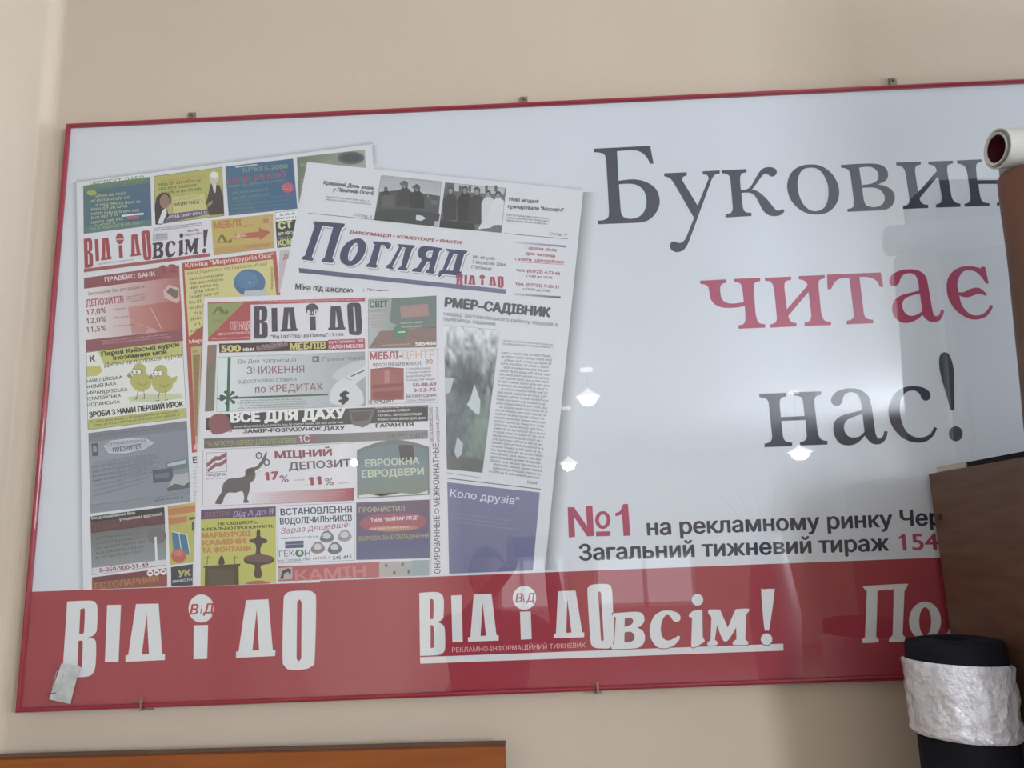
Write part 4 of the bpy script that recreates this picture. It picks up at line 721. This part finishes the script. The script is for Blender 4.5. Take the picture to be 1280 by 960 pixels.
a.poly([smooth(Q(c6,152,418,165,395,182,368,190,330,215,305,260,300,295,290,298,265,325,250,350,245,375,215,398,174,402,178,395,215,368,252,345,265,348,285,340,310,322,325,318,360,306,400,316,418,288,420,292,395,282,365,250,372,215,372,195,395,185,424,155,426))],(98,92,94)); a.poly([smooth(Q(c6,300,262,322,252,335,262,330,285,305,290))],(84,78,82)); a.line(*Q(c6,345,290,372,262),1.0,(190,186,188))
for x, y in ((363,192),(401,225)): p_ = Q(c6,x,y)[0]; a.ell(*p_,4.1,4.6,(98,92,98)); a.ell(*p_,2.3,2.8,(208,204,210))
tx(a,c6,'МІЦНИЙ',440,206,718,192,34,(142,70,88),.03); tx(a,c6,'ДЕПОЗИТ',508,262,810,244,36,(104,92,104),.022); tx(a,c6,'17',392,312,462,306,40,(172,60,78),.04); tx(a,c6,'%',464,322,508,320,36,(104,92,104),.008); tx(a,c6,'11',606,336,668,330,40,(172,60,78),.04); tx(a,c6,'%',684,336,726,334,36,(104,92,104),.008)
a.greek(Q(c6,520,306,592,302,592,314,520,318),1,(110,104,110),.5,.1,115); a.greek(Q(c6,740,322,805,318,805,328,740,332),1,(110,104,110),.5,.1,116); a.greek(Q(c6,372,318,386,317,386,324,372,325),1,(110,104,110),.6,0,117); a.greek(Q(c6,588,332,604,331,604,337,588,338),1,(110,104,110),.6,0,118); end(a,pageC,'deposit advert with a grey elephant')
a = Print(LC); 
arch = [Q(c6,838,165)[0]]+[Q(c6,838+350*t,165-15*t-42*math.sin(math.pi*t))[0] for t in (.12,.25,.37,.5,.62,.75,.87)]+Q(c6,1188,150,1190,382,840,402)
a.poly([arch],(112,118,122)); inner = [Q(c6,846,180)[0]]+[Q(c6,846+334*t,178-15*t-34*math.sin(math.pi*t))[0] for t in (.12,.25,.37,.5,.62,.75,.87)]+Q(c6,1180,165,1182,376,848,394)
a.poly([inner],(106,130,142)); a.quad(Q(c6,847,230,1181,215,1182,376,848,394),(112,136,148),(122,134,116),True); a.poly([Q(c6,1040,140,1110,142,1120,210,1050,220)],(78,80,84)); a.poly([Q(c6,848,385,900,378,960,390,1050,372,1120,380,1182,362,1182,378,848,396)],(196,198,200)); tx(a,c6,'ЕВРООКНА',878,246,1142,232,34,(186,196,170),.022); tx(a,c6,'ЕВРОДВЕРИ',862,298,1164,284,34,(186,196,170),.022); end(a,pageC,'arched window advert')
a = Print(LC); q = Q(c6,82,455,445,438,447,808,80,825); a.quad(q,(190,190,76)); a.quad(Q(c6,82,455,445,438,445,486,82,502),(92,68,104)); tx(a,c6,'ЛЮСТРИ',98,492,222,484,24,(130,90,110),.02); tx(a,c6,'Від А до Я',238,490,430,474,26,(160,140,190),.01,.3); tx(a,c6,'НЕ ОБІЦЯЮТЬ,',165,530,358,520,14,(76,80,40),.03); tx(a,c6,'А РЕАЛЬНО ПРОПОНУЮТЬ',84,558,438,540,14,(76,80,40),.03)
for i, s in enumerate(('МАРМУРОВІ','КАМІНИ','ТА ФОНТАНИ')): y = 592+36*i; a.quad(Q(c6,84,y-28,325,y-40,325,y-8,84,y+4),(198,178,84)); tx(a,c6,s,86,y,(325,302,325)[i],y-11,24,(196,124,62),.04)
FB = (82,58,56)
a.poly([smooth(Q(c6,352,560,360,548,370,560,372,585,402,600,400,615,378,622,372,665,425,680,436,700,420,715,375,725,374,745,378,770,365,788,348,785,338,765,342,725,300,715,290,700,298,682,345,668,346,622,320,612,318,600,348,590))],FB); a.ell(*Q(c6,363,690)[0],18,5,(110,80,74))
a.poly([Q(c6,95,728,275,716,272,726,265,730,266,818,100,824,102,735,95,736)],(84,72,58)); a.poly([Q(c6,118,745,245,738,246,818,120,824)],(98,84,64)); a.poly([smooth(Q(c6,168,720,172,690,182,676,192,690,196,718))],(84,60,52))
for x in (112,245): a.line(*Q(c6,x,722,x+2,680),.8,(98,80,50)); a.line(*Q(c6,x-14,690,x+16,682),.6,(98,80,50))
a.poly([smooth(Q(c6,300,815,330,800,380,798,410,806,412,812))],(190,84,72)); end(a,pageC,'yellow advert with a fountain and a fireplace')
a = Print(LC); q = Q(c6,455,435,825,420,828,700,452,715); a.quad(q,(206,208,218)); a.rim(q,.4,(110,110,120)); tx(a,c6,'ВСТАНОВЛЕННЯ',468,482,815,466,32,(62,62,92),.02); tx(a,c6,'ВОДОЛІЧИЛЬНИКІВ',466,526,815,508,30,(62,62,92),.02); tx(a,c6,'Зараз дешевше!',468,572,805,538,28,(170,84,110),.004,.25)
a.greek(Q(c6,470,588,655,578,655,590,470,600),1,(76,76,90),.7,.02,121); a.quad(Q(c6,490,608,580,604,580,638,490,642),(74,84,112)); a.line(*Q(c6,490,624,580,620),.7,(150,160,180)); tx(a,c6,'ГЕК',462,684,536,678,30,(78,96,90),.0); tx(a,c6,'Н',586,680,612,679,30,(78,96,90),.0); a.ell(*Q(c6,560,665)[0],5.4,4.6,(62,116,92)); a.ell(*Q(c6,562,664)[0],2,3,(190,206,196))
for x, y, c in ((694,585,(110,116,124)),(780,580,(150,146,142)),(650,638,(146,122,118)),(732,640,(96,112,118))):
    a.poly([smooth(Q(c6,x-36,y+12,x-20,y-20,x,y-30,x+20,y-20,x+34,y+8,x+14,y+26,x-16,y+28))],c); a.ell(*Q(c6,x-2,y-4)[0],5,4,(190,190,192)); a.line(*Q(c6,x-30,y+14,x+30,y+12),.7,(80,84,90))
tx(a,c6,'вул. Головна, 198А, т.4-74-20, т.',458,710,710,692,15,(90,90,100),.004); tx(a,c6,'545-415',722,698,814,690,18,(62,62,72),.012); end(a,pageC,'water meter advert')
a = Print(LC); a.quad([(347.3,708),(474,702.4),(474,721.6),(347.6,726.6)],(184,76,84),(188,84,92)); a.poly([Q(c6,458,738,525,732,525,790,458,795)],(168,160,158)); a.poly([Q(c6,465,790,478,750,505,738,520,745,515,775,505,755,485,765,482,790)],(70,60,64)); tx(a,c6,'КАМІН',540,800,885,778,52,(206,110,112),.02); end(a,pageC,'red fireplace advert')
a = Print(LC); a.quad([(474,702.4),(536.8,700.5),(536.8,719.2),(474,721.6)],(176,160,152),(140,162,168)); a.quad(Q(c6,1105,700,1190,697,1190,772,1108,775),(136,160,168)); 
for x, y in ((980,725),(1020,760),(1060,720),(1090,755)): a.ell(*Q(c6,x,y)[0],1.8,2.4,(120,90,90))
end(a,pageC,'pale advert beside the fireplace advert')
a = Print(LC); q = Q(c6,835,420,1190,405,1192,690,835,698); a.quad(q,(104,84,112),(78,82,132),True); a.quad(Q(c6,836,600,1191,590,1192,690,835,698),(84,84,132),(88,94,140),True); a.poly([smooth(Q(c6,850,520,900,482,1010,472,1140,478,1175,512,1130,548,1000,560,890,552))],(170,76,96)); a.poly([smooth(Q(c6,900,548,930,536,1020,532,1110,534,1130,545,1000,560))],(190,120,96)); tx(a,c6,'ПРОФНАСТИЛ',848,468,1070,460,24,(172,170,130),.012); tx(a,c6,'ТзОВ "ВОЙТАР ЛТД"',905,514,1135,500,17,(214,206,214),.02); tx(a,c6,'ЗВАРЮВАЛЬНЕ ОБЛАДНАННЯ',842,606,1186,590,22,(176,170,96),.002); a.greek(Q(c6,900,540,1110,528,1110,545,900,556),1,(226,190,170),.5,.1,131); end(a,pageC,'purple advert with a red oval')
a = Print(LC)
a.text('ОНИРОВАННЫЕ', (550.5,717),(549.5,644.5),7.8,(74,74,82),.006); a.ell(546,639,3,3.6,(96,96,104)); a.ell(546,639,2.1,2.7,(206,206,212)); a.text('МЕЖКОМНАТНЫЕ', (549.8,633),(548.5,554),7.8,(74,74,82),.006)
a.text('МЕТАЛЛИЧЕСКИЕ', (542,553),(540.5,509),4.6,(160,92,108),.006); a.text('ВХОДНЫЕ ДВЕРИ', (549.6,553),(548,509),3.6,(96,92,100),.004); a.line((540,506),(541,553),.4,(130,120,130)); a.line((537.5,505),(539,718),.4,(130,126,134)); a.obj('column_text',pageC)

# ================================================================== WOODEN BOARD AT THE BOTTOM
l, r = at(0,947,-.06), at(632,930.5,-.06); zt = (l.z+r.z)/2; tilt = (r.z-l.z)/(r.x-l.x)
bd = thing('wooden_headboard', 'orange-brown veneered wooden panel along the bottom below the poster', 'panel', (r.x, -.045, 0))
def tilted(name, x0, x1, y0, y1, zlo, dz0, dz1, material):
    def zz(x): return l.z+tilt*(x-l.x)
    vv = []
    for x in (x0,x1):
        for y in (y0,y1):
            lo = zlo if zlo is not None else zz(x)+dz0
            vv += [(x,y,lo),(x,y,zz(x)+dz1)]
    o = mesh(name, vv, [(0,1,3,2),(4,6,7,5),(0,4,5,1),(2,3,7,6),(0,2,6,4),(1,5,7,3)], material, bd)
    bm = bmesh.new(); bm.from_mesh(o.data); bmesh.ops.recalc_face_normals(bm, faces=bm.faces); bmesh.ops.bevel(bm, geom=list(bm.edges), offset=.0012, segments=2, affect='EDGES'); bm.to_mesh(o.data); bm.free()
tilted('panel', XL+.04, r.x-.0015, -.058, -.030, .02, 0, -.003, ORANGE)
tilted('top_edging', XL+.04, r.x, -.060, -.028, None, -.0022, 0, ORANGE_D)
box('foot', (XL+.06,-.12,0), (XL+.10,-.005,.02), ORANGE_D, bd); box('foot', (r.x-.10,-.12,0), (r.x-.06,-.005,.02), ORANGE_D, bd)

# ================================================================== BROWN CABINET AT THE RIGHT
e0, e1 = at(1165,592,-.04), at(1186,792,-.04)
CX = (e0.x+e1.x)/2; CT = e0.z; CD = .40
cab = thing('brown_cabinet', 'dark brown wood-grain cabinet side standing against the poster at the right', 'cabinet', (CX+.4, -.24, 0))
box('side_panel', (CX,-.04-CD,0), (CX+.018,-.036,CT), BROWN, cab, .0015)
box('side_panel', (CX+.82,-.04-CD,0), (CX+.838,-.036,CT), BROWN, cab, .0015)
box('top_panel', (CX+.018,-.04-CD,CT-.02), (CX+.82,-.036,CT), BROWN, cab, .0015)
box('back_panel', (CX+.018,-.044,.05), (CX+.82,-.038,CT-.02), BROWN, cab)
box('shelf', (CX+.018,-.03-CD,.06), (CX+.82,-.045,.08), BROWN, cab)
for i in (0,1):
    d = box('door', (CX+.022+.4*i,-.06-CD,.08), (CX+.416+.4*i,-.041-CD,CT-.002), BROWN, cab, .0015)
    lathe('handle', [(0,0),(.008,0),(.006,.012),(.013,.02),(.010,.026),(0,.027)], STEEL, d, (0,-1,0), (CX+(.39 if i == 0 else .45),-.06-CD,.95), 16)
for z in (650,798):                                  # dark fittings on the far edge
    p = at(1172 if z == 650 else 1187, z-4 if z == 650 else z, -.05); lathe('cam_fitting', [(0,0),(.006,0),(.006,.002),(0,.0025)], mat('fitting', (.02,.015,.012), .5, noise_col=(.03,.02,.015)), cab, (-1,0,0), (CX,-.058,p.z), 12)

# things on the cabinet
fo = at(1181,586.5,-.10); f1 = at(1234,575,-.10)
def slab(name, label, cat, x0, x1, y0, y1, z0, z1, material, parts=None):
    t = thing(name, label, cat, ((x0+x1)/2, (y0+y1)/2, z0)); box('cover', (x0,y0,z0), (x1,y1,z1), material, t, .001)
    return t
TAN = mat('tan_card', (.50,.38,.30), .7, noise_col=(.44,.34,.27)); BLK = mat('black_card', (.010,.010,.016), .9, spec=.1, noise_col=(.02,.02,.028)); PAGE = mat('page_edges', (.5,.47,.42), .8, noise_col=(.42,.4,.36))
t = thing('folder', 'flat tan cardboard folder lying on the cabinet top beside the black folder', 'folder', (CX+.07,-.10,CT))
box('cover', (CX+.003,-.166,CT), (CX+.12,-.064,CT+.0015), TAN, t); box('sheets', (CX+.0035,-.1655,CT+.0015), (CX+.12,-.0645,CT+.0085), PAGE, t); box('cover', (CX+.003,-.166,CT+.0085), (CX+.12,-.064,CT+.010), TAN, t)
t = thing('folder', 'flat black folder lying on the cabinet top at the picture edge', 'folder', (CX+.06,-.30,CT))
X2 = CX+.003
box('cover', (X2,-.425,CT), (X2+.12,-.169,CT+.0015), BLK, t); box('sheets', (X2+.001,-.424,CT+.0015), (X2+.119,-.170,CT+.0075), BLK, t); box('cover', (X2,-.425,CT+.0075), (X2+.12,-.169,CT+.009), BLK, t)

# upright brown roll leaning at the right edge, with the white roll lying on its top
YR = -.24
lo, up = at(1324,560,YR), at(1290,262,YR)
ax = (up-lo).normalized(); lo = lo+ax*((CT+.023-lo.z)/ax.z); R1 = .047
wc = at(1246.5,186,-.25); axw = Vector((.985,.10,.03)).normalized(); R2 = .036
Lr = (wc.z-R2-.0075-lo.z)/ax.z
t = thing('wrapping_roll', 'thick brown printed paper roll leaning upright on the cabinet at the right edge', 'paper roll', tuple(lo))
lathe('roll', [(.0,0),(R1,0),(R1,.01)]+[(R1,Lr*i/14) for i in range(1,14)]+[(R1,Lr-.01),(R1*.9,Lr),(R1*.5,Lr+.004),(0,Lr+.004)], KRAFT, t, ax, lo, 32, .003, 6)
t = thing('poster_roll', 'white rolled sheet with magenta inside, end facing left above the brown roll', 'paper roll', tuple(wc))
lathe('outer_sheet', [(R2,0),(R2,.05),(R2,.2),(R2,.42),(R2-.004,.42),(R2-.004,.02),(R2-.004,0),(R2,0)], ROLLW, t, axw, wc, 40, .0006, 8)
lathe('middle_sheet', [(R2-.0045,-.002),(R2-.0045,.42),(R2-.0062,.42),(R2-.0062,-.002),(R2-.0045,-.002)], ROLLG, t, axw, wc, 40)
lathe('core_sheet', [(R2-.0068,-.003),(R2-.0068,.4),(R2-.011,.4),(R2-.011,-.001),(R2-.0068,-.003)], ROLLW, t, axw, wc-axw*.002, 40)
lathe('magenta_lining', [(R2-.0112,-.001),(R2-.0112,.1),(.004,.12),(0,.12)], MAG, t, axw, wc, 40)

# black roll with a white wrapped label beside the cabinet
YK = -.215; kc = at(1158,803,YK); R3 = .0735; kx = CX-R3-.012; ztop = at(1158,799,YK).z
t = thing('fabric_roll', 'black fabric roll with shiny white wrapped label standing beside the cabinet', 'fabric roll', (kx, YK, 0))
prof = [(0,0),(R3,0)]+[(R3,ztop*i/40) for i in range(1,40)]+[(R3,ztop-.012),(R3*.97,ztop-.003),(R3*.8,ztop),(R3*.3,ztop-.001),(R3*.28,ztop-.03),(0,ztop-.03)]
lathe('roll', prof, BLACKF, t, None, (kx,YK,0), 48, .0025, 9)
za, zb = at(1158,835,YK-.07).z, at(1158,934,YK-.07).z
vv = []; ff = []; NA, NB = 72, 26
for j in range(NB+1):
    for i in range(NA):
        an = 2*math.pi*i/NA; u = j/NB; z = zb+(za-zb)*u
        z += -.0045*math.cos(an)                       # the band is wrapped slightly askew
        n1 = noise.noise(Vector((math.cos(an)*2.4, math.sin(an)*2.4, z*26))); n2 = noise.noise(Vector((math.cos(an)*6+5, math.sin(an)*6, z*70)))
        rr_ = R3+.0075+.0042*n1+.0026*n2 if 0 < j < NB else R3+.0035
        vv.append((kx+rr_*math.cos(an), YK+rr_*math.sin(an), z))
for j in range(NB):
    for i in range(NA): ff.append((j*NA+i, j*NA+(i+1)%NA, (j+1)*NA+(i+1)%NA, (j+1)*NA+i))
mesh('wrapped_label', vv, ff, LABEL, t, True)

# ================================================================== SEEN ONLY AS REFLECTIONS IN THE GLASS
# pendant lamps
LG = mat('lamp_glass', (.9,.9,.88), .3, emit=((1.0,.97,.92), LAMP_GLOW)); LS = mat('lamp_shade', (.75,.75,.72), .4, noise_col=(.7,.7,.68), emit=((1,.97,.92), 3.0))
def mirror(px, py, total):       # point that is mirrored to this pixel, total = way from the camera via the glass
    g = -.026; d = w_dir(((px-640)/F, (py-480)/F, 1)); s = total/d.y
    return Vector((d.x*s, 2*g-(CAMY+total), CAMZ+d.z*s))
for i, (px, py, tot, r) in enumerate(((735,497,6.2,.095),(711,580,8.0,.092),(1000,566,7.6,.115))):
    p = mirror(px, py, tot)
    t = thing('pendant_lamp', 'white pendant bowl lamp mirrored in the poster glass, ' + ('highest and brightest one','lower one left of it','one under the large serif word')[i], 'lamp', (p.x,p.y,ZC), 'pendant lamps mirrored in the glass')
    lathe('ceiling_rose', [(0,0),(.05,0),(.05,-.02),(0,-.03)], LS, t, None, (p.x,p.y,ZC), 16)
    lathe('cord', [(.004,0),(.004,-(ZC-p.z-.05))], STEEL, t, None, (p.x,p.y,ZC-.01), 8)
    lathe('shade', [(.01,.075),(.03,.05),(r*.7,.03),(r,.012),(r*1.02,.004),(r*.75,.006)], LS, t, None, tuple(p), 28)
    lathe('bulb', [(r*.72,.006),(r*.70,-.02),(r*.5,-.05),(r*.25,-.062),(0,-.064)], LG, t, None, tuple(p), 24)
p = mirror(431, 579, (XL+.07)/((431-648)/1000)); p.x = XL+.07  # bulb added for one bright spot, standing in for a double reflection
t = thing('spot_bulb', 'small bulb added on the left wall to give the mirrored spot on the elephant advert', 'lamp', (XL,p.y,p.z))
lathe('wall_plate', [(0,0),(.03,0),(.03,.01),(.01,.014),(.008,.05)], STEEL, t, (1,0,0), (XL,p.y,p.z), 16)
lathe('bulb', [(.008,0),(.018,.008),(.02,.02),(.012,.034),(0,.038)], LG, t, (1,0,0), (XL+.05,p.y,p.z), 16)
# tall vase of dried branches, a faint shape in the mirror
p = mirror(958, 660, 7.9); VM = mat('dark_vase', (.10,.09,.09), .5, noise_col=(.08,.07,.07)); TW = mat('dry_twig', (.10,.08,.07), .8, noise_col=(.07,.055,.05))
t = thing('branch_vase', 'tall dark floor vase of dry branches mirrored faintly above the caption line', 'vase', (p.x,p.y,0))
lathe('vase', [(0,0),(.16,0),(.20,.3),(.24,.9),(.17,1.4),(.12,1.55),(.14,1.62),(.12,1.62),(.10,1.5),(0,1.4)], VM, t, None, (p.x,p.y,0), 24)
for a_, h_ in ((-.62,.52),(-.38,.56),(-.1,.44),(.2,.56),(.45,.56),(.75,.50)):
    b_ = Vector((p.x,p.y,1.45)); d_ = Vector((a_*.75,.06*a_,h_+.12)); lathe('branch', [(.012,0),(.010,d_.length*.5),(.007,d_.length*.97),(0,d_.length)], TW, t, d_, tuple(b_), 6)
# unseen wardrobe shape, added to darken the right side of the reflection
GREYB = mat('blocker_grey', (.16,.17,.20), .6, noise_col=(.13,.14,.17))
t = thing('reflection_blocker', 'unseen grey wardrobe shape added to darken the right side of the glass reflection', 'wardrobe', (1.8,-1.2,0))
WX = 1.33
box('body', (WX,-1.07,0), (WX+1.1,-.87,2.70), GREYB, t, .003)
for i in (0,1):
    d = box('door', (WX+.01+.545*i,-.87,.06), (WX+.545+.545*i,-.85,2.66), GREYB, t, .002); box('handle', (WX+(.48 if i == 0 else .59),-.85,1.2), (WX+(.50 if i == 0 else .61),-.83,1.4), STEEL, d)
# photographer
SKIN = mat('skin', (.46,.27,.20), .5, noise_col=(.42,.24,.18)); COAT = mat('dark_coat', (.045,.047,.06), .9, noise_col=(.035,.037,.05)); JEAN = mat('dark_jeans', (.04,.05,.08), .9, noise_col=(.03,.04,.065)); HAIR = mat('dark_hair', (.03,.02,.015), .6, noise_col=(.02,.014,.01)); PHONE = mat('phone_black', (.02,.02,.025), .3, noise_col=(.025,.025,.03))
hx, hy = -.19, CAMY-.40
pe = thing('person', 'person in dark coat raising a phone, mirrored faintly low in the poster glass', 'person', (hx,hy,0))
J = {'pel':((0,0,.88),.135),'wai':((0,0,1.02),.125),'che':((0,0,1.18),.145),'nk0':((0,.01,1.31),.07),'nk':((0,.02,1.37),.055),'hd':((0,.03,1.45),.078),'tp':((0,.02,1.52),.07)}
E = [('pel','wai'),('wai','che'),('che','nk0'),('nk0','nk'),('nk','hd'),('hd','tp')]
cxh = -hx
for s, n in ((-1,'l'),(1,'r')):
    J.update({'sh'+n:((s*.17,0,1.27),.06),'el'+n:((s*.24+.06,.20,1.20),.045),'wr'+n:((cxh+s*.075,.335,1.53),.028),'pa'+n:((cxh+s*.07,.352,1.59),.024),
      'hp'+n:((s*.09,0,.82),.09),'kn'+n:((s*.10,.02,.46),.062),'an'+n:((s*.10,-.02,.08),.042),'to'+n:((s*.11,.14,.035),.034)})
    E += [('che','sh'+n),('sh'+n,'el'+n),('el'+n,'wr'+n),('wr'+n,'pa'+n),('pel','hp'+n),('hp'+n,'kn'+n),('kn'+n,'an'+n),('an'+n,'to'+n)]
    for f in range(4):           # four fingers closing round the phone edge, and a thumb
        J['f%d%s'%(f,n)] = ((cxh+s*.085, .372, 1.575+.018*f),.0085); J['g%d%s'%(f,n)] = ((cxh+s*.068, .382, 1.577+.018*f),.008)
        E += [('pa'+n,'f%d%s'%(f,n)),('f%d%s'%(f,n),'g%d%s'%(f,n))]
    J['t0'+n] = ((cxh+s*.062,.335,1.575),.010); J['t1'+n] = ((cxh+s*.045,.345,1.60),.009); E += [('pa'+n,'t0'+n),('t0'+n,'t1'+n)]
ks = list(J); me = bpy.data.meshes.new('body'); me.from_pydata([Vector(J[k_][0])+Vector((hx,hy,0)) for k_ in ks], [(ks.index(a_),ks.index(b_)) for a_, b_ in E], [])
ob = bpy.data.objects.new('body_rig', me); C.objects.link(ob); md = ob.modifiers.new('s','SKIN'); md.use_smooth_shade = True
for i, k_ in enumerate(ks): me.skin_vertices[0].data[i].radius = (J[k_][1],)*2 if k_ not in ('che','wai','pel') else (J[k_][1]*1.2, J[k_][1]*.8); me.skin_vertices[0].data[i].use_root = (k_ == 'pel')
ob.modifiers.new('u','SUBSURF').levels = 2
dg = bpy.context.evaluated_depsgraph_get(); bm_ = bpy.data.meshes.new_from_object(ob.evaluated_get(dg)); bpy.data.objects.remove(ob)
bm_.materials.clear()
for m_ in (COAT, JEAN, SKIN): bm_.materials.append(m_)
for p_ in bm_.polygons:
    c_ = p_.center-Vector((hx,hy,0)); p_.material_index = 1 if c_.z < .84 else 0
    if c_.z > 1.34 and abs(c_.x) < .12 and c_.y < .2: p_.material_index = 2
    if c_.z > 1.52 and c_.y > .28: p_.material_index = 2
body = link('body', bm_, pe); body.data.name = 'body'
hc = Vector((hx,hy+.025,1.475))
def blob(name, c, r, material, par, n=16, cut=None):
    vv = []; ff = []
    for j in range(n+1):
        for i in range(n*2):
            th = math.pi*j/n; ph = math.pi*i/n; v = Vector((r[0]*math.sin(th)*math.cos(ph), r[1]*math.sin(th)*math.sin(ph), r[2]*math.cos(th)))
            if cut: v = cut(v)
            vv.append(Vector(c)+v)
    for j in range(n):
        for i in range(2*n): ff.append((j*2*n+i, (j+1)*2*n+i, (j+1)*2*n+(i+1)%(2*n), j*2*n+(i+1)%(2*n)))
    return mesh(name, vv, ff, material, par, True)
blob('head', hc, (.072,.092,.112), SKIN, body, 14, lambda v: Vector((v.x*(1-.22*max(0,-v.z/.112)), v.y, v.z)))
def hc_cut(v):
    if v.y > .03 and v.z < .06: v = Vector((v.x*.8, .03, v.z))
    return v
blob('hair', hc+Vector((0,-.008,.016)), (.081,.098,.110), HAIR, body, 14, hc_cut)
for s in (-1,1):
    blob('eye', hc+Vector((s*.029,.078,.004)), (.012,.010,.008), mat('eye', (.5,.5,.5), .2, noise_col=(.45,.45,.45)), body, 8); blob('ear', hc+Vector((s*.074,-.002,-.005)), (.010,.018,.030), SKIN, body, 8)
blob('nose', hc+Vector((0,.094,-.022)), (.012,.016,.024), SKIN, body, 8); blob('mouth', hc+Vector((0,.083,-.058)), (.024,.006,.006), mat('lips', (.35,.12,.10), .4, noise_col=(.3,.1,.09)), body, 8)
ph = thing('phone', 'black phone held up in both hands, mirrored faintly in the glass', 'phone', (0,CAMY-.022,CAMZ-.01)); box('phone_body', (-.068,CAMY-.016,CAMZ-.045), (.068,CAMY-.006,CAMZ+.032), PHONE, ph, .003)
